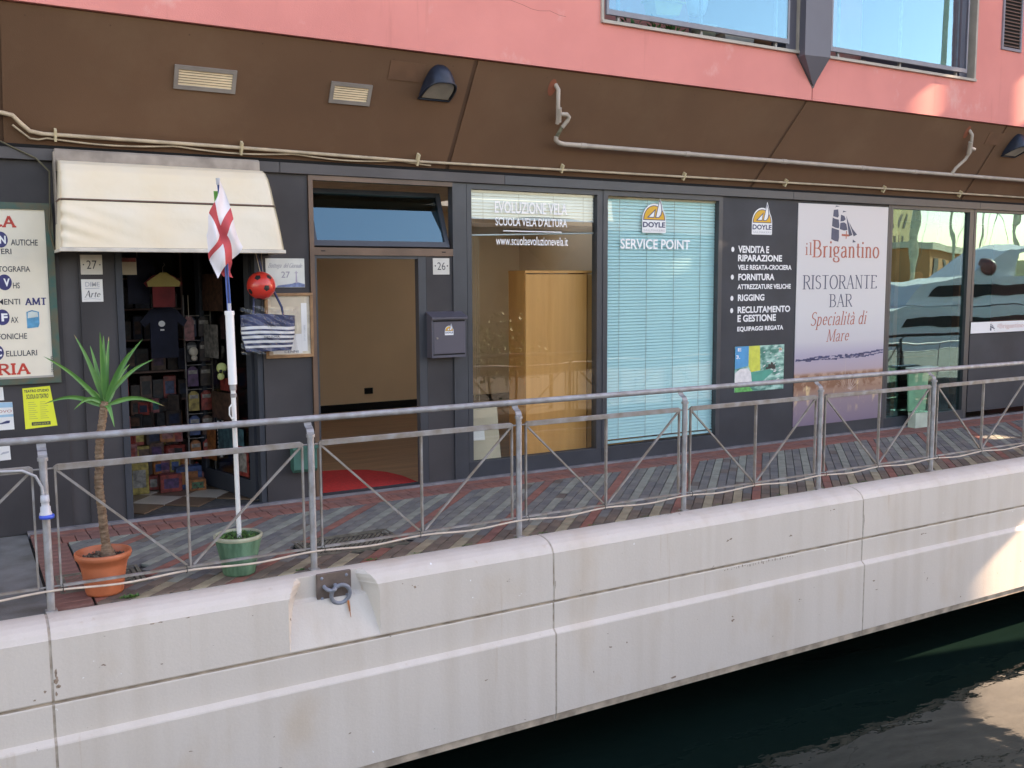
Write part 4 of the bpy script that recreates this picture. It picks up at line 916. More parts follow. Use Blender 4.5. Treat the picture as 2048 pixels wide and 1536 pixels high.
def script(s_, x0, x1, zb, cap, y, m, p): return serif(s_, x0, x1, zb, cap, y, m, p, .10, .05, .35)
script('Bottega', 3.775, 3.895, 2.148, .042, -.0235, SC, bp1)
script('del', 3.915, 3.955, 2.148, .042, -.0235, SC, bp1); script('Giornale', 3.965, 4.085, 2.148, .042, -.0235, SC, bp1)
lettering('27', 3.895, 3.975, 2.058, 2.115, -.0235, SC, bp1, .01)
q = MB(); q.poly([(4.025, -.0235, 2.01), (4.042, -.0235, 2.01), (4.038, -.0235, 2.105), (4.028, -.0235, 2.105)]); q.poly([(4.018, -.0235, 2.10), (4.048, -.0235, 2.10), (4.048, -.0235, 2.107), (4.018, -.0235, 2.107)]); q.poly([(4.026, -.0235, 2.108), (4.040, -.0235, 2.108), (4.033, -.0235, 2.125)])
q.build('printed_lighthouse', mat('lilac_print', (.42, .38, .46), .6), bp1)
q = MB(); q.poly([(3.85, -.0233, 1.975), (4.11, -.0233, 1.975), (4.11, -.0233, 2.0), (4.07, -.0233, 2.012), (4.035, -.0233, 2.020), (3.99, -.0233, 2.005), (3.93, -.0233, 1.998), (3.86, -.0233, 1.99)]); q.build('printed_rocks', mat('blue_wash', (.16, .22, .38), .6, .3, 30), bp1)
# framed notice
nb = thing('notice_frame', 'wooden framed collage of faded notices behind the striped bag', 'notice board', (3.95, -.02, 1.335))
q = MB()
q.box(3.735, -.045, 1.335, 4.175, -.0165, 1.365, c=.003); q.box(3.735, -.045, 1.895, 4.175, -.0165, 1.922, c=.003); q.box(3.735, -.044, 1.365, 3.760, -.0165, 1.895, c=.003); q.box(4.148, -.044, 1.365, 4.175, -.0165, 1.895, c=.003); q.build('frame', M_wfr, nb)
q = MB(); q.box(3.76, -.028, 1.365, 4.148, -.0165, 1.895); q.build('backing', M_collage, nb)
for i, (a, b, c_, d) in enumerate(((3.80, 1.375, 4.07, 1.55), (3.79, 1.80, 4.10, 1.885), (4.065, 1.39, 4.118, 1.83), (3.80, 1.57, 4.04, 1.79))):
    q = MB(); q.box(a, -.0295 - .0006 * i, b, c_, -.0285, d); q.build('paper', (M_paper, M_cardb, M_paper, M_collage)[i], nb)
lettering('CENNI', 3.90, 4.03, 1.380, 1.402, -.0325, M_ink, nb, .0); lettering('27 OTTOBRE', 4.02, 4.165, 1.55, 1.565, -.0335, M_greyp, nb, 0, rot=R(90))
# mailbox
mx_ = thing('mailbox', 'dark grey wall mailbox with a small sail sticker beside doorway 26', 'mailbox', (5.515, -.016, 1.27))
q = MB(); q.prism([(-.0145, 1.275), (-.13, 1.275), (-.13, 1.66), (-.0145, 1.70)], 'x', 5.33, 5.70); q.build('body', M_mail, mx_)
q = MB(); q.prism([(-.0145, 1.706), (-.0145, 1.724), (-.158, 1.672), (-.158, 1.652)], 'x', 5.322, 5.712); q.build('lid', M_mail, mx_)
q = MB(); q.box(5.35, -.136, 1.315, 5.685, -.1305, 1.625, c=.002); q.build('door', mat('mailbox_door', (.095, .085, .105), .4, .06, 3), mx_)
q = MB(); q.box(5.345, -.1315, 1.628, 5.69, -.1301, 1.640); q.box(5.345, -.1315, 1.300, 5.69, -.1301, 1.312); q.build('slot', M_black, mx_)
q = MB(); q.tube([(5.385, -.136, 1.468), (5.385, -.144, 1.468)], .011, 14); q.build('lock', MATS['weathered_steel_bar'], mx_)
emblem(mx_, 5.515, 1.495, .095, -.1375, 'sticker')
# low green box
gb = thing('green_box', 'small dark green metal box low on the panel left of doorway 26', 'box', (4.05, -.02, .29))
q = MB(); q.prism([(-.0165, .31), (-.09, .28), (-.12, .31), (-.12, .50), (-.0165, .52)], 'x', 3.93, 4.15); q.build('body', M_dgreen, gb); q = MB(); q.box(3.918, -.13, .495, 4.162, -.0165, .525, c=.003); q.build('lid', M_dgreen, gb)

# ---- awning
aw = thing('awning', 'cream hood awning with a dusty grey top over shop door 27', 'awning', (2.92, 0, 2.27))
def awn(name, prof, m, xf, seg=24, wr=0.0, y_thick=.0):
    q = MB()
    n = 6; P = []
    for i in range(len(prof) - 1):
        for k in range(n): t = k / n; P.append((prof[i][0] + (prof[i+1][0]-prof[i][0])*t, prof[i][1] + (prof[i+1][1]-prof[i][1])*t))
    P.append(prof[-1]); N = len(P) - 1
    def fn(u, v):
        y, z = P[min(N, int(round(v * N)))]; xl, xr = xf(z); x = xl + (xr - xl) * u
        w = wr * (math.exp(-u * 7) * math.sin(z * 60 + u * 35) + .35 * math.sin(u * 21 + z * 9) * math.sin(v * 3.1)) * math.sin(v * math.pi)
        e = min(u, 1 - u); rnd_ = .025 * max(0, 1 - e / .02) ** 2
        return (x, y + w + rnd_, z)
    q.grid(fn, 60, N, m); return q
xf = lambda z: (2.055 + (z - 2.27) * .06, 3.80 - (z - 2.27) * .13)
up_p = [(-.125, 2.985), (-.20, 2.975), (-.275, 2.945), (-.33, 2.89), (-.365, 2.80), (-.395, 2.672)]
lo_p = [(-.398, 2.655), (-.43, 2.55), (-.455, 2.40), (-.470, 2.295)]
awn('upper_cover', up_p, M_cream, xf, wr=.003).build('upper_cover', M_cream, aw); awn('lower_cover', lo_p, M_cream, xf, wr=.016).build('lower_cover', M_cream, aw)
for side in (0, 1):
    q = MB(); prof = up_p + lo_p + [(-.47, 2.272), (-.0, 2.272), (-.0, 3.03), (-.11, 3.03)]
    q.add([(xf(z)[side] + (.004 if side == 0 else -.004), y + .004, z) for y, z in prof], [list(range(len(prof)))]); q.build('side_cover', M_cream, aw)
q = MB(); q.tube([(xf(2.664)[0] - .002, -.10, 2.664), (xf(2.664)[0] - .002, -.38, 2.664), (xf(2.664)[0] + .03, -.402, 2.664), (xf(2.664)[1] - .03, -.402, 2.664), (xf(2.664)[1] + .002, -.38, 2.664), (xf(2.664)[1] + .002, -.10, 2.664)], .006, 6); q.build('seam_rib', mat('brown_rib', (.16, .09, .07), .6), aw)
q = MB(); q.box(2.05, -.478, 2.262, 3.805, -.455, 2.293, c=.004); q.box(2.05, -.455, 2.262, 2.07, 0, 2.285); q.box(3.785, -.455, 2.262, 3.805, 0, 2.285); q.build('bottom_rail', mat('off_white_rail', (.62, .56, .48), .5), aw)
q = MB(); q.prism([(-.001, 2.90), (-.001, 3.072), (-.10, 3.078), (-.128, 3.06), (-.135, 2.99), (-.12, 2.90)], 'x', 2.085, 3.70); q.box(2.072, -.14, 2.29, 2.084, -.001, 3.05); q.build('hood', M_hood, aw)

# ---- soffit fittings
def vent(label, x0, s0, x1, s1, ns):
    t = thing('vent_grille', label, 'vent', sp((x0 + x1) / 2, s0, 0), 'vent grilles in the soffit'); q = MB(); b = .032
    sbox(q, x0, s0, x1, s0 + b, 0, .016); sbox(q, x0, s1 - b, x1, s1, 0, .016); sbox(q, x0, s0 + b, x0 + b, s1 - b, 0, .0155); sbox(q, x1 - b, s0 + b, x1, s1 - b, 0, .0155); q.build('frame', M_vent, t)
    q = MB(); sbox(q, x0 + b, s0 + b, x1 - b, s1 - b, .0005, .002); q.build('backing', M_black, t)
    H = (s1 - s0 - 2 * b) / ns
    for k in range(ns):
        a = s0 + b + k * H; q = MB(); v = [sp(x0+b, a + H*.12, .012), sp(x1-b, a + H*.12, .012), sp(x1-b, a + H*.80, .003), sp(x0+b, a + H*.80, .003), sp(x0+b, a + H*.12, .009), sp(x1-b, a + H*.12, .009)]
        q.add(v, [(0,1,2,3),(0,4,5,1)]); q.build('slat', M_ventslat, t)
    return t
vent('wider cream louvred vent in the brown soffit, left of the smaller one', 2.97, .58, 3.465, .775, 6)
vent('smaller cream louvred vent in the brown soffit, nearer the blue lamp', 4.28, .58, 4.66, .77, 6)
def wall_lamp(label, x):
    t = thing('wall_lamp', label, 'lamp', sp(x, .9, 0)); n = 14
    q = MB()
    # bullnose hood: half round back narrowing to the top, open face tilted down and outwards
    def fn(u, v):
        a = math.pi * (u); k = max(0.0, 1 - (1 - v) ** 3) ** .5 * (.80 + .20 * v); w = .155 * k; top = 3.995 - .31 * v
        yb = -.44 - .03 * v + .10 * (1 - v) * 0
        r_ = (.09 + .12 * v) if v < 1 else .21
        ex = math.copysign(abs(math.cos(a)) ** .6, math.cos(a)); ey = math.sin(a) ** .75 if math.sin(a) > 0 else 0
        return (x - w * ex, -.36 - .06 * (1 - v) - .27 * k * ey, top + .11 * ey * v ** 4)
    q.grid(fn, 24, 20, M_lampblue)
    q.poly([fn(i / 24, 0) for i in range(25)], M_lampblue); q.build('hood', M_lampblue, t)
    q = MB(); P = [fn(i / 24, 1) for i in range(25)]; c = (x, -.50, 3.735); q.tube(P + [P[0]], .010, 8, caps=False); q.build('rim', M_lampblue, t)
    q = MB(); q.poly([(c[0] + (p[0] - c[0]) * .86, c[1] + (p[1] - c[1]) * .86, c[2] + (p[2] - c[2]) * .9 + .004) for p in P]); q.build('lens', M_lampglass, t)
    return t
wall_lamp('blue grey hooded bulkhead lamp under the pink wall, left of the drain pipes', 5.275)
wall_lamp('second hooded bulkhead lamp, cut by the right edge of the picture', 14.02)
M_clip = mat('cream_clip', (.62, .52, .34), .6)
# conduit with its thin companion cable
def spl(pts, off=.035): return [sp(x, s, off) for x, s in pts]
cd = thing('conduit', 'cream corrugated conduit running the whole length of the soffit foot', 'conduit', sp(5, .12, 0))
q = MB(); P = []
base = [(-3, .30), (1.3, .285), (1.72, .28), (1.80, .265), (1.86, .20), (1.92, .145), (2.01, .13)]
q.tube(spl(base), .017, 10); q.build('flexible_hose', M_conduit, cd)
q = MB(); run = [(2.0, .13), (3.55, .12), (5.2, .095)]; q.tube(spl(run), .0155, 10); q.build('pipe', M_conduit, cd)
q = MB(); n = 90; pts = [(5.18 + i * (18 - 5.18) / n, .095 + (.03 if i > 40 else .03 * i / 40)) for i in range(n + 1)]
q.tube(spl(pts), .0125, 8); q.build('flexible_hose', M_conduit, cd)
q = MB()
for i in range(400):
    x = 5.2 + i * .024; s_ = .095 + min(1, (x - 5.18) / 5.7) * .03; a = sp(x, s_, .035); b = sp(x + .009, s_, .035); q.tube([a, b], .0145, 6, caps=False)
o = q.build('hose_ribs', M_conduit, cd)
q = MB(); pts = []
for i in range(61):
    x = 1.80 + i * (5.38 - 1.80) / 60; s_ = (.20 - (x - 1.8) * .9 if x < 1.93 else .083) - .022 * abs(math.sin((x - 2.0) * 2.6)) - .004
    if x > 2.0: s_ = .098 - .01 * (x - 2) / 3 - .030 * abs(math.sin((x - 2.0) * 3.1))
    pts.append((x, s_))
q.tube(spl(pts, .03), .008, 7); q.build('thin_cable', M_conduit, cd)
for x in (2.10, 3.56, 5.23, 6.87, 8.50, 10.08, 11.84, 13.4):
    q = MB(); h = .045 if x < 6 else .032
    sbox(q, x - .009, .125 - h - (.02 if x > 3 else 0), x + .009, .125 + h, .002, .058 if x < 6 else .05); q.build('clip', M_clip, cd)
# drooping dark wire at the left
q = MB(); q.tube([sp(1.2, .30, .03), sp(1.55, .13, .03), (1.80, -.06, 3.07), (1.95, -.07, 3.00), (2.045, -.07, 2.90), (2.035, -.05, 2.6), (2.02, -.05, 2.45), (2.045, -.05, 2.32), (2.07, -.04, 2.26)], .0075, 7)
tag(q.build('wire', mat('dark_wire', (.10, .085, .05), .6)), 'dark drooping wire between the soffit and the left side of the awning', 'wire')
# drain pipes
dp = thing('drain_pipe', 'long grey plastic drain pipe with a trap at its left end under the pink wall', 'pipe', sp(6.6, .4, .08))
q = MB(); main = [(6.66, .47, .07), (6.66, .435, .08), (6.70, .41, .085), (6.76, .40, .085), (10.5, .40, .085), (18, .405, .085)]
q.tube([sp(*p) for p in main], .024, 12); q.build('pipe', M_pvc, dp)
q = MB(); q.tube([sp(6.53, .97, -.03), sp(6.545, .93, .05), sp(6.62, .64, .075), sp(6.625, .60, .075)], .021, 12); q.build('pipe', M_pvc, dp)
q = MB(); q.tube([sp(6.60, .76, .07), sp(6.635, .62, .075)], .027, 12); q.tube([sp(6.63, .70, .075), sp(6.70, .705, .08), sp(6.735, .68, .08), sp(6.73, .64, .08), sp(6.69, .57, .08)], .022, 12); q.build('elbow', M_pvc, dp)
q = MB(); q.tube([sp(6.69, .58, .08), sp(6.66, .46, .075)], .019, 10); q.build('stub', mat('dirty_joint', (.16, .15, .10), .8, .4, 20), dp)
for x in (7.0, 8.38, 9.85, 11.2, 12.2):
    q = MB(); q.tube([sp(x - .035, .40, .085), sp(x + .035, .40, .085)], .0285, 12); q.build('coupling', M_pvc, dp)
dp2 = thing('drain_pipe', 'short grey elbow pipe dropping onto the long drain near the right lamp', 'pipe', sp(12.98, .7, .08))
q = MB(); q.tube([sp(12.955, 1.0, -.03), sp(12.965, .95, .06), sp(13.03, .80, .08), sp(13.075, .74, .08), sp(13.05, .62, .08), sp(12.95, .50, .085), sp(12.93, .42, .085)], .021, 12); q.build('pipe', M_pvc, dp2)
q = MB(); q.tube([sp(12.99, .86, .07), sp(13.06, .70, .08)], .027, 12); q.tube([sp(13.04, .78, .08), sp(13.13, .77, .08)], .024, 10); q.build('coupling', M_pvc, dp2)
for j, (x, s_) in enumerate(((6.50, .93), (12.92, .96))):
    q = MB(); q.add([sp(x + .045 * math.cos(R(a)), s_ + .085 * math.sin(R(a)), .002) for a in range(0, 360, 20)], [list(range(18))]); q.build('pipe_hole', mat('hole_terracotta%d' % j, (.30, .09, .05), .9), bld)

# wall vent, upper right
uv = thing('wall_vent', 'tall dark louvred vent in the pink wall at the upper right', 'vent', (13.59, -.59, 5.01))
q = MB(); q.box(13.39, -.612, 5.0, 13.42, -.589, 6.2); q.box(13.78, -.612, 5.0, 13.81, -.589, 6.2); q.box(13.42, -.612, 5.0, 13.78, -.589, 5.035); q.build('frame', M_pframe, uv)
q = MB(); q.box(13.42, -.5915, 5.035, 13.78, -.590, 6.2); q.build('backing', M_black, uv)
for k in range(26):
    z = 5.05 + k * .044; q = MB(); q.prism([(-.606, z), (-.608, z + .004), (-.592, z + .022), (-.592, z + .016)], 'x', 13.42, 13.78); q.build('slat', MATS['brown_rib'], uv)

# balcony glass, plants and pots
def balcony(label, x0, x1):
    t = thing('glass_balustrade', label, 'balustrade', ((x0 + x1) / 2, -.62, 4.6)); n = 2
    q = MB(); q.box(x0, -.628, 4.655, x1, -.620, 5.75); q.build('pane', G_balc, t)
    q = MB(); q.box(x0, -.634, 4.615, x1, -.606, 4.668, c=.003); q.build('bottom_rail', M_pframe, t)
    q = MB(); q.box(x0, -.634, 5.75, x1, -.606, 5.79, c=.003); q.build('top_rail', M_pframe, t)
    q = MB(); q.box(x1, -.633, 4.615, x1 + .025, -.605, 5.79); q.build('edge_strip', M_pframe, t)
    q = MB(); q.box(x0 - .025, -.633, 4.615, x0, -.605, 5.79); q.build('edge_strip', M_pframe, t)
    for x in (x0 + .14, (x0 + x1) / 2, x1 - .14):
        q = MB(); q.box(x - .014, -.60, 4.566, x + .014, -.57, 5.7); q.build('clamp_post', M_steel, t)
balcony('tinted glass balustrade with pots showing below it, left of the prow column', 7.06, 9.49)
balcony('tinted glass balustrade reflecting only sky, right of the prow column', 10.20, 12.63)
def pot(label, x, y, r, h, m, z=4.505):
    t = thing('flower_pot', label, 'flower pot', (x, y, z)); q = MB(); q.lathe([(0, 0), (r * .72, 0), (r * .95, h * .82), (r * 1.08, h * .82), (r * 1.08, h), (r * .95, h), (r * .9, h * .86), (0, h * .86)], (x, y, z), 24); q.build('body', m, t); return t
M_terrab = mat('terracotta', (.42, .17, .10), .8, .15, 8)
pot('cream round pot on the left balcony floor behind the glass', 8.56, -.32, .13, .24, M_cardb)
t = thing('planter_box', 'long pale salmon planter box on the left balcony floor', 'planter', (9.0, -.3, 4.505)); q = MB(); q.prism([(8.80, 4.505), (9.16, 4.505), (9.20, 4.70), (8.76, 4.70)], 'y', -.42, -.18); q.build('body', mat('salmon_plastic', (.55, .34, .27), .6), t); q = MB(); q.box(8.74, -.44, 4.70, 9.22, -.16, 4.73, c=.004); q.build('rim', M_white, t)
pot('terracotta pot at the right end of the left balcony', 9.38, -.34, .12, .21, M_terrab)
t = thing('planter_box', 'yellow hanging planter behind the left balcony glass', 'planter', (8.07, -.2, 4.80)); q = MB(); q.prism([(7.92, 4.80), (8.22, 4.83), (8.28, 4.97), (7.88, 4.95)], 'y', -.30, -.12); q.build('body', mat('yellow_plastic', (.72, .50, .08), .5), t); q = MB(); q.box(7.86, -.32, 4.955, 8.30, -.10, 4.975); q.build('rim', MATS['yellow_plastic'], t)
t = thing('plant_hanger', 'white curled hanging pot behind the left balcony glass', 'flower pot', (8.52, -.2, 4.9)); q = MB(); q.lathe([(0, 0), (.09, .01), (.12, .12), (.13, .20), (.11, .20), (.10, .12), (0, .10)], (8.55, -.2, 4.90), 18); q.build('body', M_white, t)
t = thing('crate', 'dark wire crate in the left corner of the left balcony', 'crate', (7.34, -.3, 4.505)); q = MB(); q.box(7.16, -.48, 4.505, 7.56, -.2, 4.62, c=.01); q.build('body', mat('wire_grey', (.10, .10, .10), .5, .6, 60), t)
for i, (x, c_) in enumerate(((7.62, .05), (7.95, .03), (8.22, .04))):
    t = thing('potted_plant', ('dim sprawling plant beside the wire crate', 'dim twiggy plant under the yellow planter', 'dim leafy plant left of the cream pot')[i] + ' on the left balcony', 'plant', (x, -.25, 4.505))
    q = MB(); q.lathe([(0, 0), (.07, 0), (.09, .10), (0, .10)], (x, -.25, 4.505), 14); q.build('pot', M_terrab if i else M_dgreen, t)
    q = MB()
    for k in range(40):
        a, b = rb.uniform(0, 6.28), rb.uniform(.2, 1.2); L = rb.uniform(.06, .22); p0 = Vector((x, -.25, 4.60)); d = Vector((math.cos(a) * math.cos(b), math.sin(a) * math.cos(b) * .5, math.sin(b)))
        p = p0 + d * L; s_ = Vector((-d.y, d.x, .2)).normalized() * .018; q.poly([p - s_, p + d * .05, p + s_, p - d * .03])
    q.build('leaves', M_leaf2, t)
for i, (x, m_, w) in enumerate(((10.62, M_dgreen, .06), (11.0, M_terrab, .11), (11.42, M_pvc, .14))):
    t = thing('balcony_clutter', ('dark green stand', 'small terracotta pot', 'low grey box')[i] + ' glimpsed under the right balcony glass', 'box', (x, -.3, 4.505)); q = MB()
    if i == 1: q.lathe([(0, 0), (w * .7, 0), (w, .14), (0, .14)], (x, -.3, 4.505), 16)
    else: q.box(x - w, -.4, 4.505, x + w, -.2, 4.62, c=.006)
    q.build('body', m_, t)

# ================================================================== RAILING
rl = thing('railing', 'galvanised steel railing with braced panels along the edge of the quay', 'railing', (1.737, -2.15, 0))
PX0, PD, RY = 1.737, 1.6873, -2.15
posts = [PX0 + PD * i for i in range(-3, 9)]
def arm(q, x):
    # bent flat bracket from the post head up to the handrail
    pts = [(-2.150, .955), (-2.150, .985), (-2.135, 1.005), (-2.100, 1.020), (-2.085, 1.045)]
    for i in range(len(pts) - 1):
        (ya, za), (yb, zb) = pts[i], pts[i+1]
        v = [(x-.026, ya-.004, za-.004), (x+.026, ya-.004, za-.004), (x+.026, yb-.004, zb-.004), (x-.026, yb-.004, zb-.004), (x-.026, ya+.006, za+.004), (x+.026, ya+.006, za+.004), (x+.026, yb+.006, zb+.004), (x-.026, yb+.006, zb+.004)]
        q.add(v, [(0,1,2,3),(4,7,6,5),(0,4,5,1),(1,5,6,2),(2,6,7,3),(3,7,4,0)])
pm = {}
def shared_part(name, builder, m, parent, x):
    """copies share one mesh built round x = 0"""
    if name not in pm: q = MB(); builder(q); pm[name] = q.mesh(name.split('|')[0], m, (PX0, -2.15, 0))
    o = bpy.data.objects.new(name.split('|')[0], pm[name]); COL.objects.link(o); o.parent = parent; WL[o.name] = WL[parent.name]; return o
for x in posts:
    def fpost(q, x=0): q.tube([(0, RY, .0), (0, RY, .955)], .0235, 14)
    p = shared_part('post', fpost, M_steel, rl, x); p.location = (x, 0, 0)
    b_ = shared_part('bracket', lambda q: arm(q, 0), M_steel, p, x); b_.location = (0, 0, 0)
    b_ = shared_part('collar', lambda q: q.tube([(0, RY, .945), (0, RY, .965)], .031, 14), M_steel, p, x)
    b_ = shared_part('foot', lambda q: q.box(-.034, RY - .034, -.006, .034, RY + .034, .007, c=.002), M_steel2, p, x)
q = MB(); q.tube([(posts[0], -2.085, 1.068)] + [(1.0, -2.085, 1.068), (6.6, -2.085, 1.064), (17, -2.085, 1.060)], .0235, 16); q.build('handrail', M_steel, rl)
for i in range(len(posts) - 1):
    L = PD
    def fr_top(q): q.box(.075, RY - .012, .878, L - .075, RY + .012, .918, c=.003); q.prism([(.052, .893), (.0751, .879), (.0751, .917), (.058, .905)], 'y', RY - .011, RY + .011); q.prism([(L - .052, .893), (L - .058, .905), (L - .0751, .917), (L - .0751, .879)], 'y', RY - .011, RY + .011)
    def bar(a, b, w, d, dy=0):
        def f(q):
            v = Vector((b[0] - a[0], 0, b[1] - a[1])).normalized(); nrm = Vector((-v.z, 0, v.x)) * w / 2
            P = [(a[0] + nrm.x, a[1] + nrm.z), (b[0] + nrm.x, b[1] + nrm.z), (b[0] - nrm.x, b[1] - nrm.z), (a[0] - nrm.x, a[1] - nrm.z)]
            q.prism(P, 'y', RY - d / 2 + dy, RY + d / 2 + dy)
        return f
    e = bpy.data.objects.new('panel', None); COL.objects.link(e); e.parent = rl; e.location = (posts[i], 0, 0); e.empty_display_size = .1; WL[e.name] = WL[rl.name]
    shared_part('top_bar', fr_top, M_steel2, e, 0)
    shared_part('bottom_bar', bar((.062, .152), (L - .062, .152), .014, .024), M_steel2, e, 0)
    shared_part('upright|a', bar((.064, .16), (.064, .888), .012, .022), M_steel2, e, 0); shared_part('upright|b', bar((L - .064, .16), (L - .064, .888), .012, .022), M_steel2, e, 0)
    shared_part('upright|c', bar((L / 2, .16), (L / 2, .878), .013, .026), M_steel2, e, 0)
    shared_part('brace|a', bar((.072, .882), (L / 2 - .02, .163), .014, .016, .001), M_steel2, e, 0); shared_part('brace|b', bar((L - .072, .882), (L / 2 + .02, .163), .014, .016, .001), M_steel2, e, 0)
    shared_part('connector', lambda q: (q.tube([(.015, RY, .893), (.055, RY, .893)], .006, 8), q.tube([(L - .055, RY, .893), (L - .015, RY, .893)], .006, 8), q.tube([(.015, RY, .152), (.062, RY, .152)], .006, 8), q.tube([(L - .062, RY, .152), (L - .015, RY, .152)], .006, 8)), M_steel2, e, 0)
# cable tied along the bottom bars
q = MB(); P = []
for i in range(0, 221):
    x = -1.5 + i * 17.0 / 220; t = ((x - PX0) / (PD / 2)) % 1; P.append((x, RY - .020, .132 - .020 * math.sin(math.pi * t) ** 2))
q.tube(P, .0075, 7); cb = thing('cable', 'pale cable tied along the bottom of the railing', 'cable', (1.737, -2.17, .13)); q.build('sleeve', M_cable, cb)
M_tie = mat('black_tie', (.02, .02, .02), .5)
for i in range(-2, 16):
    x = PX0 + i * PD / 2 + (.07 if i % 2 == 0 else -.03); q = MB(); q.tube([(x, RY - .020 + .018 * math.cos(R(a)), .142 + .024 * math.sin(R(a))) for a in range(0, 361, 30)], .003, 5, caps=False); q.build('cable_tie', M_tie, cb)
# cable end with blue plug hanging on the left post
q = MB(); q.tube([(1.20, -2.175, .905), (1.52, -2.175, .905), (1.62, -2.178, .900), (1.69, -2.18, .86), (1.722, -2.18, .79), (1.728, -2.18, .73)], .0085, 9)
pg = thing('power_plug', 'white industrial plug with a blue ring hanging on the left railing post', 'plug', (1.728, -2.185, .60)); q.build('cord', mat('grey_cord', (.42, .42, .43), .5), pg)
q = MB(); q.lathe([(0, .14), (.024, .14), (.026, .10), (.022, .095), (.022, .075), (.029, .07), (.030, .04), (.036, .03), (.036, .008), (0, .008)], (1.733, -2.20, .60), 20); q.build('body', mat('plug_grey', (.55, .55, .58), .4), pg)
q = MB(); q.lathe([(0, .0), (.042, .0), (.044, .012), (.042, .022), (.034, .024), (0, .024)], (1.738, -2.20, .598), 20); q.build('ring', M_blue, pg)

# ================================================================== IRON COVERS
def cover(label, x0, y0, x1, y1):
    t = thing('manhole_cover', label, 'manhole cover', ((x0 + x1) / 2, (y0 + y1) / 2, -.01))
    q = MB(); w = .022
    for a in (0, .034):
        z = .003 if a == 0 else .001
        q.box(x0 + a, y0 + a, -.02, x1 - a, y0 + a + w, z); q.box(x0 + a, y1 - a - w, -.02, x1 - a, y1 - a, z); q.box(x0 + a, y0 + a + w, -.02, x0 + a + w, y1 - a - w, z - .0005); q.box(x1 - a - w, y0 + a + w, -.02, x1 - a, y1 - a - w, z - .0005)
    q.build('frame', M_iron, t)
    q = MB(); q.box(x0 + .058, y0 + .058, -.02, x1 - .058, y1 - .058, -.007); q.build('plate', mat('iron_base', (.055, .045, .035), .9, .3, 10) if 'iron_base' not in MATS else MATS['iron_base'], t)
    q = MB(); nx = int((x1 - x0 - .13) / .040); ny = int((y1 - y0 - .13) / .028)
    for i in range(nx):
        for j in range(ny):
            cx, cy = x0 + .075 + i * .040 + (.02 if j % 2 else 0), y0 + .075 + j * .028; q.prism([(cx - .013, cy - .004), (cx + .004, cy - .008), (cx + .015, cy + .003), (cx - .002, cy + .008)], 'z', -.007, .0015)
    q.build('tread', M_iron, t)['kind'] = 'stuff'
cover('large patterned iron cover in the paving, by the second railing post', 3.50, -1.86, 4.29, -1.37)
cover('small patterned iron cover behind the orange palm pot', 1.82, -1.83, 2.36, -1.38)

# ================================================================== POTS AND PLANTS
palm = thing('potted_yucca', 'tall yucca with a bare ringed trunk in an orange plastic pot', 'potted palm', (2.075, -1.93, 0))
PXc, PYc = 2.075, -1.93; M_dry = mat('dry_leaf_tip', (.30, .22, .10), .7, .3, 20)
q = MB(); q.lathe([(0, .002), (.112, .002), (.118, .02), (.128, .10), (.143, .185), (.150, .215), (.156, .218), (.158, .236), (.172, .240), (.176, .262), (.174, .278), (.164, .280), (.160, .262), (.150, .225), (0, .225)], (PXc, PYc, 0), 40); q.build('pot', M_terra, palm)
q = MB(); q.lathe([(.150, .232), (.08, .240), (0, .246)], (PXc, PYc, 0), 24); q.build('soil', M_soil, palm)
q = MB()
for k in range(150):
    a, r_ = rb.uniform(0, 6.28), .14 * math.sqrt(rb.random()); q.sphere((PXc + r_ * math.cos(a), PYc + r_ * math.sin(a), .243), rb.uniform(.004, .009), 6, 4)
q.build('pebbles', mat('pebble', (.16, .12, .085), .9, .5, 80), palm)['kind'] = 'stuff'
tk = [(2.105, .22), (2.098, .30), (2.088, .42), (2.082, .55), (2.072, .68), (2.070, .76), (2.080, .84), (2.083, .95), (2.095, 1.05), (2.115, 1.15), (2.132, 1.27)]
q = MB(); P = []; rad = []
for i in range(len(tk) - 1):
    for k in range(12):
        t = k / 12; z = tk[i][1] + (tk[i+1][1] - tk[i][1]) * t; x = tk[i][0] + (tk[i+1][0] - tk[i][0]) * t; P.append((x, PYc + .01 * math.sin(z * 5), z))
        base = .0335 if z < .3 else .0285 - .004 * (z - .3); base += .020 * max(0, (.32 - z) / .1) ** 1.5; rad.append(base + .0022 * math.sin(z * 190) + rb.uniform(-.0012, .0012))
q.tube(P, .03, 12, radii=rad); q.build('trunk', M_bark, palm)
tips = [(-.155, .44, .05), (-.02, .46, -.1), (.015, .43, .02), (.055, .42, .08), (.245, .40, -.02), (.32, .26, .05), (.365, -.05, -.02), (.035, -.15, -.12), (-.19, -.03, -.05), (-.35, .01, .03), (-.345, .315, -.05),
        (.20, .22, .25), (-.10, .05, .32), (-.05, .36, .18), (.14, .33, -.16)]
top = Vector((2.132, -1.93, 1.255))
for i, (dx, dz, dy) in enumerate(tips):
    end = top + Vector((dx, dy, dz)); q = MB(); n = 12; st = top + Vector((dx * .05, dy * .05, rb.uniform(-.03, .04))); d = (end - st); L = d.length; side = d.cross(Vector((0, 1, 0.2)) if abs(dy) < .2 else Vector((1, 0, 0)).cross(d)).normalized()
    if side.length < .1: side = Vector((1, 0, 0))
    droop = .035 if dz > .15 else .05
    def fn(u, v, st=st, d=d, side=side, droop=droop, L=L):
        w = (.0185 + .004 * ((i * 7) % 5) / 5) * (1 - v) ** .75 * min(1, .45 + v * 3.2) + .0006; s_ = (u - .5) * 2; p = st + d * v + Vector((0, 0, droop * math.sin(v * math.pi))); fold = d.cross(side).normalized() * (abs(s_) * w * .45)
        return p + side * (s_ * w) + fold
    q.grid(fn, 4, n, None, True, lambda u, v: M_dry if v > (.96 if i % 3 else .90) else M_leaf); q.build('leaf', parent=palm)

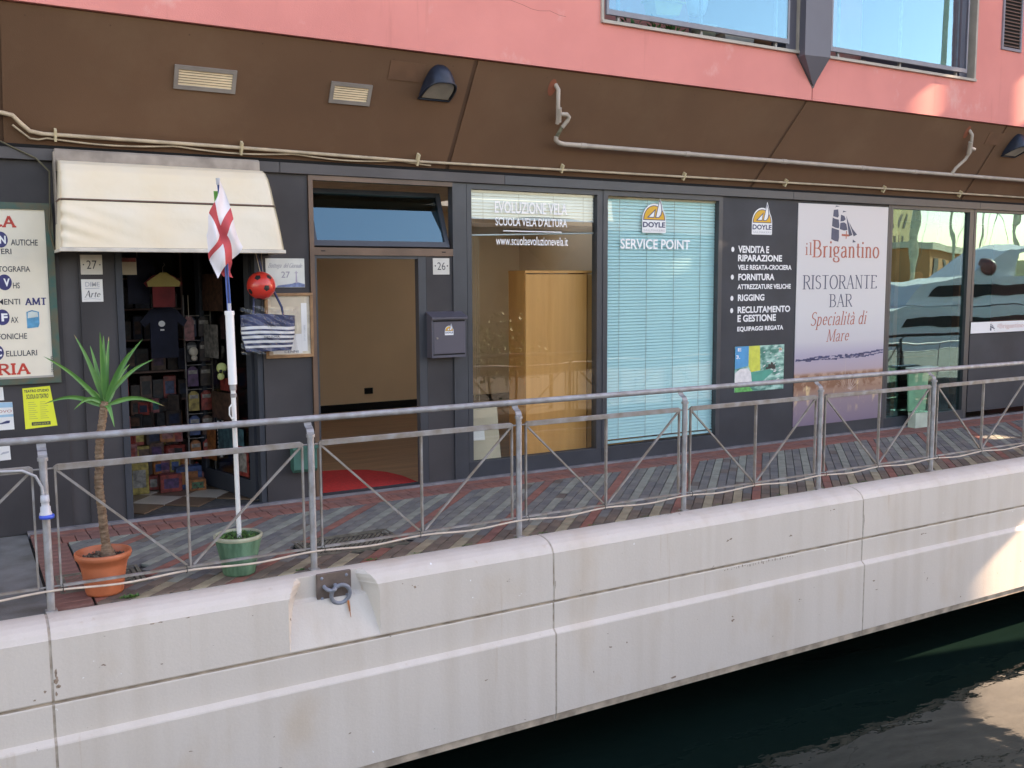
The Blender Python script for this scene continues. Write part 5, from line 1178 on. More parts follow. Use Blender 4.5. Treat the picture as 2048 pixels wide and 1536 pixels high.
gp = thing('green_planter', 'weathered green glazed planter holding the flag pole and low green plants', 'planter', (2.945, -1.96, 0))
GX, GYc = 2.945, -1.965
q = MB(); q.lathe([(0, .002), (.105, .002), (.112, .012), (.118, .06), (.122, .085), (.150, .215), (.160, .255), (.163, .272), (.152, .275), (.148, .255), (.14, .235), (0, .235)], (GX, GYc, 0), 40, M_green)
q.lathe([(.161, .252), (.1655, .262), (.166, .276), (.156, .281), (.150, .276), (.149, .262)], (GX, GYc, 0), 40, M_potrim); q.build('pot', parent=gp)
q = MB(); q.lathe([(.148, .240), (0, .248)], (GX, GYc, 0), 24); q.build('soil', M_soil, gp)
q = MB()
for k in range(650):
    a, r_ = rb.uniform(0, 6.28), .138 * math.sqrt(rb.random()); x, y = GX + r_ * math.cos(a), GYc + r_ * math.sin(a); z = .245 + rb.uniform(0, .045) * (1.1 - r_ / .2); b = rb.uniform(0, 6.28); el = rb.uniform(-.3, .9); d = Vector((math.cos(b) * math.cos(el), math.sin(b) * math.cos(el), math.sin(el))); s_ = Vector((-math.sin(b), math.cos(b), 0)) * rb.uniform(.004, .008); p = Vector((x, y, z)); L = rb.uniform(.012, .026)
    q.poly([p, p + d * L * .5 + s_, p + d * L, p + d * L * .5 - s_])
q.build('foliage', M_leaf2, gp)['kind'] = 'stuff'
# weeds in the paving edge
def tuft(x, y, n, r, h, label):
    q = MB()
    for k in range(n):
        a = rb.uniform(0, 6.28); rr = r * math.sqrt(rb.random()); p = Vector((x + rr * math.cos(a) * 1.6, y + rr * math.sin(a) * .6, 0)); b = rb.uniform(0, 6.28); el = rb.uniform(.1, 1.2); d = Vector((math.cos(b) * math.cos(el), math.sin(b) * math.cos(el), math.sin(el))) * rb.uniform(.4, 1) * h; s_ = Vector((-math.sin(b), math.cos(b), 0)) * h * .18
        q.poly([p, p + d * .5 + s_, p + d, p + d * .5 - s_])
    o = q.build('weeds', M_leaf2); o['kind'] = 'stuff'; o['label'] = label; o['category'] = 'weeds'
tuft(2.20, -2.13, 90, .035, .03, 'green weed tuft at the quay edge right of the orange pot'); tuft(3.85, -2.15, 60, .03, .02, 'weeds at the quay edge right of the mooring plate'); tuft(3.33, -2.13, 40, .02, .02, 'weeds at the foot of the second railing post')
for i in range(14):
    x = 4.2 + i * .42 + rb.uniform(-.15, .15); tuft(x, -2.162, rb.randint(10, 40), .03, .014, 'thin weeds in the joint between paving and quay edge')

# ================================================================== FLAG POLE
fx, fy = 2.945, -1.95
fp = thing('flag_pole', 'white flag pole with a red cross flag standing in the green planter', 'flag pole', (fx, fy, .24))
q = MB(); q.tube([(fx + .012, fy, .235), (fx + .006, fy, 1.30)], .0165, 14); q.build('lower_tube', M_white, fp)
q = MB(); q.tube([(fx + .008, fy, 1.235), (fx + .007, fy, 1.262)], .021, 14); q.tube([(fx + .006, fy, 1.285), (fx + .005, fy, 1.325)], .022, 14); q.build('collar', M_steel, fp)
q = MB(); q.tube([(fx + .005, fy, 1.325), (fx, fy, 1.80), (fx, fy, 1.825)], .029, 16); q.tube([(fx, fy, 1.80), (fx, fy, 1.828)], .033, 16); q.build('upper_sleeve', M_vinyl, fp)
q = MB()
for dx, m_ in ((-.010, M_blue), (.0, M_navy), (.010, M_blue)): q.tube([(fx + dx, fy, 1.82), (fx + dx * .8 - .012, fy - .003, 2.2), (fx + dx * .5 - .042, fy, 2.69)], .005, 7, MATS['navy_ink'] if m_ is M_navy else mat('rod_blue%d' % int(dx * 1000), (.04, .12, .38), .4))
q.build('rods', parent=fp)
q = MB(); q.tube([(fx, fy, 1.82), (fx, fy, 1.88)], .013, 10); q.tube([(fx - .042, fy, 2.67), (fx - .045, fy, 2.715)], .014, 10); q.build('tape', M_greyp, fp)
q = MB(); q.tube([(fx - .015, fy - .03, 1.19), (fx - .03, fy - .03, 1.17), (fx - .032, fy - .03, 1.12), (fx - .018, fy - .03, 1.09), (fx - .004, fy - .028, 1.10)], .0055, 7); q.build('hook', M_white, fp)
q = MB(); q.tube([(fx + .025 * math.cos(R(a)), fy + .05 + .075 * math.sin(R(a)), 1.045 + .004 * math.cos(R(2 * a))) for a in range(0, 361, 20)], .003, 5, caps=False); q.tube([(fx - .02, fy - .025, 1.045), (fx - .06, fy - .03, 1.05), (fx - .055, fy - .03, 1.035), (fx - .015, fy - .025, 1.042), (fx + .05, fy - .02, 1.06), (fx + .06, fy - .02, 1.05), (fx, fy - .025, 1.043)], .003, 5); q.build('string', M_cardb, fp)
# cross flag: hangs by one corner; T top, Rr right, B bottom, Lf left
T_, Rr, B_, Lf = Vector((2.905, 0, 2.70)), Vector((3.030, 0, 2.27)), Vector((2.853, 0, 2.055)), Vector((2.818, 0, 2.335))
def flag(u, v, dy=-.03):
    p = T_ * (1 - u) * (1 - v) + Rr * u * (1 - v) + B_ * u * v + Lf * (1 - u) * v
    bulge = .035 * math.sin(u * math.pi) * math.sin(v * math.pi)
    y = fy + dy + .018 * math.sin(u * 9 - v * 5) + .012 * math.sin(v * 13 + u * 3) - bulge
    return (p.x + .012 * math.sin(v * 8 + u * 6) + (.02 * (u - v)), y, p.z + .008 * math.sin(u * 11))
q = MB(); q.grid(lambda u, v: flag(u, v), 50, 50, None, True, lambda u, v: M_redcloth if (abs(u - .5) < .095 or abs(v - .5) < .095) else M_whitecloth); q.build('cross_flag', parent=fp, label='limp white flag with a red cross')
q = MB(); q.grid(lambda u, v: (2.872 + u * .028 + .01 * math.sin(v * 6) - v * .02 - u * v * .02, fy + .012 + .01 * math.sin(v * 12), 2.63 - v * .36), 4, 20, M_greencloth)
q.grid(lambda u, v: (2.90 + u * .065 + .012 * math.sin(v * 7) + v * .01, fy + .006 + .012 * math.sin(v * 9 + u * 5), 2.20 - v * .135 - .02 * abs(u - .3)), 6, 12, M_redcloth)
q.grid(lambda u, v: (2.86 + u * .10 + .01 * math.sin(v * 9), fy + .018 + .010 * math.sin(v * 11 + u * 4), 2.45 - v * .30), 8, 14, M_whitecloth)
q.build('tricolour_flag', parent=fp, label='second flag showing only slivers of green and red')

# ================================================================== BALL AND BAG BY THE SHOP DOOR
bl = thing('toy_ball', 'red toy football with black pentagons hanging above the striped bag', 'ball', (3.655, -.22, 1.985))
bc = Vector((3.655, -.22, 1.99)); q = MB(); q.sphere(bc, .122, 32, 20); q.build('ball', M_ball, bl)
view = (Vector((1.3, -8.6, 2.02)) - bc).normalized(); rt = Vector((.87, -.49, 0)); up = Vector((0, 0, 1))
for (a, b) in ((-.22, .56), (.43, -.18), (-.70, -.36), (.62, .66), (-.15, -.95)):
    d = (view * math.sqrt(max(.05, 1 - min(.95, a * a + b * b))) + rt * a + up * b).normalized(); e1 = d.cross(up).normalized(); e2 = d.cross(e1); q = MB(); n = 5
    v = []; f = []
    cpt = bc + d * .1240; v.append(cpt)
    for k in range(5):
        p = d + (e1 * math.cos(R(72 * k + 18)) + e2 * math.sin(R(72 * k + 18))) * .235; v.append(bc + p.normalized() * .1236)
    for k in range(5): f.append((0, 1 + k, 1 + (k + 1) % 5))
    q.add(v, f); q.build('pentagon', MATS['black_tie'], bl)
q = MB(); q.tube([(3.62, -.2, 2.28), (3.65, -.22, 2.11)], .003, 5); q.tube([(3.70, -.10, 2.27), (3.68, -.2, 2.10)], .002, 5); q.build('string', M_cardb, bl)
bg_ = thing('tote_bag', 'navy and white striped tote bag in clear plastic hanging beside door 27', 'bag', (3.72, -.17, 1.42))
def bagp(u, v, off=0.0):
    zt = 1.735 + .012 * math.sin(u * 5); zb = 1.415; z = zb + (zt - zb) * v; wl = .20 + .035 * min(1, v * 2.2) + .005 * v; cx = 3.722; x = cx + (u - .5) * 2 * wl
    y = -.165 - (.055 + off) * math.sin(u * math.pi) ** .5 * (.55 + .45 * math.sin(v * 3.0)) - .004 * math.sin(u * 25 + v * 9)
    return (x, y, z)
bands = [(0, .10, M_navy), (.10, .165, M_vinyl), (.165, .235, M_navy), (.235, .30, M_vinyl), (.30, .36, M_navy), (.36, .43, M_vinyl), (.43, .48, M_navy), (.48, .55, M_vinyl), (.55, .60, M_navy), (.60, .68, M_vinyl), (.68, 1.01, M_navy)]
def bandm(u, v):
    for a, b, m_ in bands:
        if a <= v < b: return M_navycl if m_ is M_navy else m_
M_navycl = mat('navy_canvas', (.035, .05, .12), .7, .35, 12)
q = MB(); q.grid(lambda u, v: bagp(u, v), 28, 100, None, True, bandm); q.build('body', parent=bg_)
q = MB(); q.grid(lambda u, v: (bagp(u, v)[0], -.15, bagp(u, v)[2]), 2, 10, M_navycl); q.build('back_panel', parent=bg_)
lettering('NAUTICA', 3.70, 3.86, 1.632, 1.655, -.236, M_ink, bg_, .01); lettering('GENOVA', 3.66, 3.80, 1.535, 1.552, -.238, M_ink, bg_, .01)
q = MB(); q.tube([(3.855, -.19, 1.70), (3.845, -.17, 1.80), (3.79, -.15, 1.93), (3.70, -.13, 2.10), (3.66, -.1, 2.25)], .011, 7); q.tube([(3.58, -.19, 1.70), (3.60, -.17, 1.85), (3.63, -.14, 2.0)], .010, 7); q.build('strap', M_navycl, bg_)
q = MB()
def plas(u, v):
    z = 1.395 + .40 * v; x = 3.722 + (u - .5) * (.50 + .012 * math.sin(v * 14)); y = -.172 - .078 * math.sin(u * math.pi) ** .6 + .012 * math.sin(u * 31 + v * 17) * math.sin(v * 23 - u * 9) - .006 * math.sin(u * 70)
    return (x, y, z + .02 * math.sin(u * 6) * v)
q.grid(plas, 50, 36, None, True); q.build('wrapper', G_plastic, bg_)

# ================================================================== BLINDS
def slat(q, w, d=.015, rise=.010):
    q.add([(0, -d / 2, -rise), (w, -d / 2, -rise), (w, -.002, .0015), (0, -.002, .0015), (w, d / 2, rise), (0, d / 2, rise)], [(0, 1, 2, 3), (3, 2, 4, 5)])
def blind(name, label, x0, x1, y, z_top, z_end, pitch, m, rise, tilt=0, cords=()):
    t = thing(name, label, 'blind', ((x0 + x1) / 2, y, z_top)); q = MB(); slat(q, x1 - x0, rise=rise); me = q.mesh('slat', m); n = int((z_top - .035 - z_end) / pitch)
    q = MB(); q.box(x0, y - .018, z_top - .03, x1, y + .018, z_top); q.build('head_rail', M_cardb, t)
    for k in range(n):
        o = bpy.data.objects.new('slat', me); o.location = (x0 - (x0 + x1) / 2, 0, -.045 - k * pitch); COL.objects.link(o); o.parent = t; o.rotation_euler = (rb.uniform(-.03, .03), tilt * k / n + rb.uniform(-.0008, .0008), 0)
    for x in cords: q = MB(); q.tube([(x, y - .014, z_top - .03), (x, y - .014, z_end)], .0018, 5); q.build('cord', mat('cord_grey', (.25, .28, .28), .6) if 'cord_grey' not in MATS else MATS['cord_grey'], t)
    return t
b2 = blind('venetian_blind', 'closed aqua venetian blind filling the window with the sail logo', 7.52, 9.13, .052, 2.935, .235, .0345, M_blindc, .0168, 0, (7.70, 8.08, 8.47, 8.86))
q = MB(); q.box(7.52, .04, .205, 9.13, .065, .232); q.build('bottom_rail', M_blindc, b2)
b1 = blind('venetian_blind', 'half raised white venetian blind, hanging crooked behind the white sailing school lettering', 5.84, 7.40, .055, 2.935, 2.62, .0330, M_blind, .0160, 0, (6.0, 6.42, 6.84, 7.22))
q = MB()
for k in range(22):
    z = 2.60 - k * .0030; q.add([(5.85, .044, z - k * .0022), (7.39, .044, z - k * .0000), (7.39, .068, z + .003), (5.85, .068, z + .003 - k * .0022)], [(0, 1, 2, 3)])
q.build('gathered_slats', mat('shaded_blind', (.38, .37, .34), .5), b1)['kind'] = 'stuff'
q = MB(); q.tube([(5.85, .056, 2.478), (6.3, .056, 2.492), (7.39, .056, 2.53)], .009, 8); q.build('bottom_rail', M_blind, b1)
for (x, z) in ((5.905, .80), (5.930, 1.0), (5.955, .72), (5.89, 1.3)): q = MB(); q.tube([(x, .07, 2.9), (x + .004, .07, 1.8), (x - .003, .07, z)], .0016, 5); q.build('cord', M_cardb, b1)

# ================================================================== OFFICE FURNITURE
def cabinet(label, x0, x1, y0, y1, h):
    t = thing('cabinet', label, 'cabinet', ((x0 + x1) / 2, y0, .012)); q = MB(); q.box(x0, y0 + .02, .012, x0 + .02, y1, h); q.box(x1 - .02, y0 + .02, .012, x1, y1, h); q.box(x0 + .0201, y1 - .01, .012, x1 - .0201, y1, h - .03); q.build('carcass', M_wood, t)
    q = MB(); q.box(x0 - .004, y0 - .004, h, x1 + .004, y1 + .002, h + .028, c=.002); q.build('top', M_wood, t)
    q = MB(); q.box(x0 + .003, y0 - .002, .03, x1 - .003, y0 + .018, h - .012, c=.0015); q.build('door', M_wood, t); return t
cabinet('tall plain beech cabinet behind the shop window with the raised blind', 6.57, 7.36, .17, .52, 2.10)
cabinet('second beech cabinet, seen only as a strip below the aqua blind', 7.40, 8.20, .22, .60, 2.10)
bd = thing('board', 'beige board with a white sheet leaning low inside the shop window', 'board', (6.03, .13, .14)); q = MB(); q.add([(5.85, .10, .135), (6.225, .10, .135), (6.225, .19, .735), (5.85, .19, .735), (5.85, .115, .135), (6.225, .115, .135), (6.225, .205, .735), (5.85, .205, .735)], [(0,1,2,3),(4,7,6,5),(0,4,5,1),(1,5,6,2),(2,6,7,3),(3,7,4,0)]); q.build('sheet', M_cardb, bd)
q = MB(); q.add([(5.905, .130, .375), (6.05, .130, .37), (6.05, .150, .50), (5.905, .150, .51)], [(0, 1, 2, 3)]); q.build('paper', M_vinyl, bd)
# red door mat: rounded at the back
q = MB(); q.prism([(4.235, .095), (5.25, .095), (5.245, .45), (5.18, .72), (5.05, .93), (4.85, 1.06), (4.6, 1.12), (4.235, 1.14)], 'z', .0125, .024)
tag(q.build('door_mat', M_carpet), 'red door mat with a rounded back edge inside doorway 26', 'door mat')

# ================================================================== INSIDE THE NEWSAGENT'S
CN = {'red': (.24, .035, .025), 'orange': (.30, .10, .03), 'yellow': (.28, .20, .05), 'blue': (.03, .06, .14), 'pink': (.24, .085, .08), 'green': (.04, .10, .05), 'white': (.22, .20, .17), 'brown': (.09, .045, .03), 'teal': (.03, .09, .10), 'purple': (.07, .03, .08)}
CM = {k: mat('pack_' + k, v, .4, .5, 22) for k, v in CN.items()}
CN.update({'charcoal': 1, 'umber': 1, 'navy': 1}); CM['charcoal'] = mat('pack_charcoal', (.022, .022, .022), .5, .5, 22); CM['umber'] = mat('pack_umber', (.035, .022, .016), .5, .5, 22); CM['navy'] = mat('pack_navy', (.012, .018, .04), .5, .5, 22)  # near-black packs that darken the upper shop by colour
def pack(cx, cy, cz, w, d, h, col, label, group, lean=0.0, name='toy_box'):
    t = thing(name, label, 'toy box' if name == 'toy_box' else name.replace('_', ' '), (cx, cy, cz), group); a = lean
    q = MB(); q.box(-w/2, -d/2, 0, w/2, d/2, h, c=.003); q.v = [(cx + x * math.cos(a) - y * math.sin(a), cy + x * math.sin(a) + y * math.cos(a), cz + z) for x, y, z in q.v]; q.build('carton', CM[col], t)
    c2 = rb.choice(['charcoal', 'umber', 'navy', 'brown'] if col in ('charcoal', 'umber', 'navy') else [c for c in CN if c != col]); q = MB(); q.box(-w*.34, -d/2 - .002, h*.22, w*.34, -d/2 - .0005, h*.78); q.v = [(cx + x * math.cos(a) - y * math.sin(a), cy + x * math.sin(a) + y * math.cos(a), cz + z) for x, y, z in q.v]; q.build('picture', CM[c2], t)
ORD = ['first', 'second', 'third', 'fourth', 'fifth', 'sixth', 'seventh']
ROW = ['lowest', 'second', 'third', 'fourth', 'fifth', 'sixth', 'seventh']
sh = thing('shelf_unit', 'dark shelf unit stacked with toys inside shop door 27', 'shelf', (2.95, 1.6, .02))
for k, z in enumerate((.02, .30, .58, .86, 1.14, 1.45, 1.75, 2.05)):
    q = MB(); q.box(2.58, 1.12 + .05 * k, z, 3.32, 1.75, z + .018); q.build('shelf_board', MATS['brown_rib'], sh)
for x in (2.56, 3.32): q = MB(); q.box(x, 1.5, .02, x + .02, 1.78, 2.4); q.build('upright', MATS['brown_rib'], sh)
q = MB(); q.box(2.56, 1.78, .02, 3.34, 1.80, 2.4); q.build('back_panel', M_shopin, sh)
for r_ in range(7):  # upper shelves get the darkest packs: dim interior put into their colour
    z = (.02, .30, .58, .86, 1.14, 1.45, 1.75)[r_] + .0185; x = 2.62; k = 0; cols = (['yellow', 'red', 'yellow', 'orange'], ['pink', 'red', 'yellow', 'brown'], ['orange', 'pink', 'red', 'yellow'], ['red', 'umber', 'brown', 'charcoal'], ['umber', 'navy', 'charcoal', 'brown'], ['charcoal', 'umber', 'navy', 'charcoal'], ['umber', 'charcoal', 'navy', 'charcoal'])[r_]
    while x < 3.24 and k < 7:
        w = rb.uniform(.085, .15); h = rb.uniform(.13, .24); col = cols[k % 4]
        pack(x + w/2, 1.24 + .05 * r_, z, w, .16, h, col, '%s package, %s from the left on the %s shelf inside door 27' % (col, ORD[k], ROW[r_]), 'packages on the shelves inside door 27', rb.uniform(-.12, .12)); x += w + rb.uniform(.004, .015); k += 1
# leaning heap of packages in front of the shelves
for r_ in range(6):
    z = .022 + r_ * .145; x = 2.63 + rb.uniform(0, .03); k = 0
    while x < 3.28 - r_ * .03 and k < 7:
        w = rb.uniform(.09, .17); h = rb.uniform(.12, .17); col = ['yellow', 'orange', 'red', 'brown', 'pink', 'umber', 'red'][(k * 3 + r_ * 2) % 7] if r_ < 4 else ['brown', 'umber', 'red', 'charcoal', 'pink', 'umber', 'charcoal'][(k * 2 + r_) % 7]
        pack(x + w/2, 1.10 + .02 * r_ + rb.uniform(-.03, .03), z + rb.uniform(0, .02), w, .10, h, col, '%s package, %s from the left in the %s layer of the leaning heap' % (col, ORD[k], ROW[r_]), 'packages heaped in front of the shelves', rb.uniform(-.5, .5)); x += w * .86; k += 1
# loose goods in front, on the floor
pack(3.04, .95, .022, .20, .12, .17, 'red', 'red package on the chequered floor left of the orange dotted box', 'goods on the shop floor')
pack(3.22, 1.02, .022, .24, .14, .22, 'blue', 'sky blue picture box on the chequered floor behind the dotted box', 'goods on the shop floor')
pack(3.27, .88, .022, .16, .11, .11, 'orange', 'small orange box with dotted print on the chequered floor', 'goods on the shop floor')
for i in range(5):
    q = MB(); q.sphere((3.215 + .028 * i, .823, .05 + .032 * (i % 2)), .009, 8, 5); q.build('dot', CM['brown'], bpy.data.objects[[o.name for o in bpy.data.objects if o.name.startswith('toy_box') and o.parent is None][-1]])
pack(2.76, 1.0, .022, .17, .13, .30, 'yellow', 'tall yellow bag of sweets on the floor by the left door post', 'goods on the shop floor')
def shirt(label, cx, cy, zt, w, h, m, hanger=None):
    t = thing('shirt', label, 'shirt', (cx, cy, zt), 'shirts hanging inside door 27'); W = w / 2
    pts = [(-.14*w, 0), (.14*w, 0), (.34*w, -.06*h), (.62*w, -.28*h), (.52*w, -.40*h), (.36*w, -.30*h), (.36*w, -h), (-.36*w, -h), (-.36*w, -.30*h), (-.52*w, -.40*h), (-.62*w, -.28*h), (-.34*w, -.06*h)]
    q = MB(); q.prism([(cx + a, zt + b) for a, b in pts], 'y', cy - .012, cy + .012); q.build('cloth', m, t)
    q = MB(); q.tube([(cx, cy, zt - .01), (cx, cy, zt + .06), (cx + .02, cy, zt + .08), (cx + .01, cy, zt + .10)], .003, 5); q.build('hook', M_steel2, t)
    if hanger: q = MB(); q.prism([(cx - w * .54, zt - .075), (cx - w * .10, zt + .012), (cx + w * .10, zt + .012), (cx + w * .54, zt - .075), (cx + w * .50, zt - .115), (cx - w * .50, zt - .115)], 'y', cy - .03, cy - .0125); q.build('hanger', hanger, t)
    return t
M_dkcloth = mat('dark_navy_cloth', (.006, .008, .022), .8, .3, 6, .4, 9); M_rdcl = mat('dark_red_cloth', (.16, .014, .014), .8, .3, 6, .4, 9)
shirt('dark red shirt on a yellow hanger at the middle of door 27', 2.99, .60, 2.10, .27, .30, M_rdcl, mat('yellow_hanger', (.30, .21, .03), .5))
shirt('navy blue shirt hanging left of the red one inside door 27', 2.80, .75, 2.25, .26, .42, M_dkcloth)
s3 = shirt('large dark navy shirt with a small white emblem below the red one', 3.02, .82, 1.80, .34, .48, M_dkcloth)
q = MB(); q.poly([(3.00 + .03 * math.cos(R(a)), .805, 1.64 + .028 * math.sin(R(a))) for a in range(0, 360, 30)][::-1]); q.box(2.985, .803, 1.575, 3.02, .806, 1.59); q.build('emblem', M_paper, s3)
t = thing('paper_notice', 'cream and red notice hanging at the top left of door 27', 'notice', (2.64, .3, 2.1)); q = MB(); q.box(2.60, .30, 2.09, 2.72, .303, 2.235); q.build('sheet', M_cardb, t); q = MB(); q.box(2.602, .298, 2.20, 2.718, .2995, 2.234); q.build('printed_band', CM['red'], t)
t = thing('luggage_tag', 'dull pink tag hanging inside door 27 right of the shirts', 'tag', (3.265, .9, 1.48)); q = MB(); q.prism([(3.22, 1.47), (3.31, 1.47), (3.31, 1.66), (3.29, 1.70), (3.24, 1.70), (3.22, 1.66)], 'y', .9, .905); q.build('card', CM['pink'], t); q = MB(); q.tube([(3.265, .9, 1.69), (3.265, .9, 1.9)], .003, 5); q.build('string', M_cardb, t)
t = thing('toy_mask', 'pale green skull shaped toy hanging above the calendars in door 27', 'toy', (3.48, .56, 1.12)); q = MB(); q.sphere((3.48, .58, 1.22), .05, 14, 10, sc=(1, .5, 1)); q.sphere((3.47, .58, 1.14), .035, 12, 8, sc=(1, .5, 1)); q.build('head', mat('pale_lime', (.55, .60, .22), .5), t)
q = MB(); q.sphere((3.465, .556, 1.19), .017, 8, 6); q.sphere((3.50, .556, 1.185), .014, 8, 6); q.build('eye', MATS['black_tie'], t)
t = thing('toy_figure', 'small cream toy figure hanging inside door 27 below the pink tag', 'toy', (3.30, .9, 1.3)); q = MB(); q.sphere((3.30, .92, 1.36), .045, 12, 8, sc=(1, .6, 1)); q.sphere((3.305, .92, 1.30), .03, 10, 7, sc=(1, .6, 1)); q.build('body', M_cardb, t)
# rack at the right with hanging bags of toys
rk = thing('wire_rack', 'wire rack of hanging toy bags on the right inside door 27', 'rack', (3.36, 1.1, .02))
q = MB(); q.tube([(3.25, 1.05, .02), (3.25, 1.05, 1.9)], .008, 6); q.tube([(3.50, 1.05, .02), (3.50, 1.05, 1.9)], .008, 6); q.build('pole', M_steel2, rk)
for k in range(6): q = MB(); q.tube([(3.25, 1.05, .5 + .24 * k), (3.50, 1.05, .5 + .24 * k)], .005, 5); q.build('rail', M_steel2, rk)
n_ = 0
for r_ in range(6):
    for k in range(2):
        col = ['orange', 'red', 'blue', 'brown', 'yellow', 'red', 'purple', 'umber', 'charcoal', 'umber', 'navy', 'umber'][n_]; n_ += 1; x = 3.30 + .12 * k; z = .30 + .24 * r_
        t = thing('toy_bag', '%s toy bag, %s on the %s row of the wire rack inside door 27' % (col, ('left', 'right')[k], ROW[r_]), 'toy bag', (x, 1.0, z), 'toy bags on the wire rack')
        q = MB(); q.prism([(x - .05, z), (x + .05, z), (x + .048, z + .16), (x + .02, z + .19), (x - .02, z + .19), (x - .048, z + .16)], 'y', .985, 1.015); q.build('pouch', CM[col], t)
        q = MB(); q.box(x - .04, .981, z + .12, x + .04, .9845, z + .155); q.build('header_card', CM['white' if col != 'white' else 'red'], t)
t = thing('rolled_flag', 'black and white chequered roll standing behind the flag pole in door 27', 'flag', (3.50, .8, .02)); q = MB()
for i in range(18):
    for j in range(3): q.box(3.47 + j * .02, .80, .33 + i * .02, 3.49 + j * .02, .806, .35 + i * .02, (M_vinyl if (i + j) % 2 else MATS['black_tie']))
q.build('cloth', parent=t)
# open glass door leaf with calendars
lf = thing('shop_door', 'dark framed glass shop door folded inwards on the right of opening 27', 'door', (3.655, .10, .02))
LA = R(104)
def ld(a, b, z): return (3.650 + a * math.cos(LA) + b * math.sin(LA), .10 + a * math.sin(LA) - b * math.cos(LA), z)
def lbox(q, a0, a1, z0, z1, b0, b1):
    v = [ld(a0,b0,z0),ld(a1,b0,z0),ld(a1,b1,z0),ld(a0,b1,z0),ld(a0,b0,z1),ld(a1,b0,z1),ld(a1,b1,z1),ld(a0,b1,z1)]; q.add(v, [(0,3,2,1),(4,5,6,7),(0,1,5,4),(1,2,6,5),(2,3,7,6),(3,0,4,7)])
q = MB(); lbox(q, 0, .09, .03, 2.44, -.02, .02); lbox(q, .96, 1.05, .03, 2.44, -.02, .02); lbox(q, .09, .96, .03, .20, -.02, .02); lbox(q, .09, .96, 2.34, 2.44, -.02, .02); q.build('frame', M_dark, lf)
q = MB(); lbox(q, .09, .96, .20, 2.34, -.003, .003); q.build('pane', G_shop, lf)
for i, (a0, a1, z0, z1, c_) in enumerate(((.30, .62, 1.0, 1.12, 'red'), (.28, .80, .72, .98, 'brown'), (.20, .70, .42, .66, 'teal'), (.12, .40, .22, .50, 'red'), (.16, .34, .26, .44, 'white'), (.62, .90, 1.3, 1.62, 'white'), (.50, .90, 1.75, 2.1, 'brown'), (.74, .92, .30, .60, 'orange'))):
    q = MB(); lbox(q, a0, a1, z0, z1, -.012 - i * .001, -.010 - i * .001); q.build('calendar', CM[c_], lf)

# ================================================================== INSIDE THE RESTAURANT
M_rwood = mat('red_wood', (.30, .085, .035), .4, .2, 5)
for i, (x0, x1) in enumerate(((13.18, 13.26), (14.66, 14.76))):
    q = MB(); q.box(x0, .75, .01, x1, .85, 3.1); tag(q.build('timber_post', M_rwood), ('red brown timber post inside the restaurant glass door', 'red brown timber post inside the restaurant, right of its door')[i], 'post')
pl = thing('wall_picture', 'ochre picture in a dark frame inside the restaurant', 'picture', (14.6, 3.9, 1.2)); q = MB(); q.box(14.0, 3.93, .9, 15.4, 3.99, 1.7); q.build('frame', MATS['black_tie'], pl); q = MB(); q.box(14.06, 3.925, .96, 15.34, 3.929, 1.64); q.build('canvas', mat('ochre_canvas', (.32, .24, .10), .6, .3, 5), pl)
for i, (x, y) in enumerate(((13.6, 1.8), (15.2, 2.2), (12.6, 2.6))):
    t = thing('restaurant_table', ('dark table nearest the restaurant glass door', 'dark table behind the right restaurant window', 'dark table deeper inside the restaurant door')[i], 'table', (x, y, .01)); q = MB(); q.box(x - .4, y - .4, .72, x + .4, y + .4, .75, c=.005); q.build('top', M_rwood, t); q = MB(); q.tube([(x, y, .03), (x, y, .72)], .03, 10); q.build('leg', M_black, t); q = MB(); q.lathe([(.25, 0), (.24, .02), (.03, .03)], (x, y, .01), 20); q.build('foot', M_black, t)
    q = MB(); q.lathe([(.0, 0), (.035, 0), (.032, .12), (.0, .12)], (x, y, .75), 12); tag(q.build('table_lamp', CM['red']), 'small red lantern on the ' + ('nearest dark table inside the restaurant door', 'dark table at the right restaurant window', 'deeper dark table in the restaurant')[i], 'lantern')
hg = rb
for k, (x, z, w, h) in enumerate(((13.42, 2.80, .26, .12), (13.44, 2.60, .30, .08), (13.42, 2.38, .26, .13), (13.46, 2.06, .30, .12), (13.86, 2.92, .14, .12), (13.95, 2.66, .12, .22))):
    t = thing('hanging_plaque', '%s of the dark plaques hung on wires inside the restaurant glass door' % ('topmost', 'second from the top', 'third from the top', 'lowest and reddest', 'upper right', 'lower right')[k], 'plaque', (x, .6, z), 'dark plaques hung inside the restaurant'); q = MB(); q.prism([(x - w/2, z - h * .35), (x - w * .35, z - h/2), (x + w * .4, z - h * .4), (x + w/2, z + h * .1), (x + w * .3, z + h/2), (x - w * .4, z + h * .35)], 'y', .60, .615); q.build('board', M_rwood if k == 3 else M_black, t)
    q = MB(); q.tube([(x, .61, z + h * .3), (x, .61, 3.1)], .0025, 4); q.build('wire', M_black, t)
gn = thing('menu_stand', 'pale green glass sided box standing against the restaurant door', 'stand', (12.72, -.14, .0))
q = MB(); q.prism([(12.50, .21), (12.86, .21), (12.92, .80), (12.47, .80)], 'y', -.19, -.055); q.build('glass_box', glass('green_glass', (.66, .86, .76), 1.7), gn); q = MB(); q.prism([(12.505, .22), (12.855, .22), (12.91, .79), (12.475, .79)], 'y', -.08, -.06); q.build('backing', mat('pale_green_metal', (.34, .56, .44), .35, .2, 4), gn)
q = MB(); q.box(12.45, -.20, .80, 12.94, -.045, .825, c=.004); q.build('lid', mat('pale_green_rim', (.50, .66, .56), .4), gn); q = MB(); q.box(12.52, -.185, .0, 12.84, -.06, .208, c=.005); q.build('base', mat('pale_green_base', (.48, .58, .48), .4), gn)

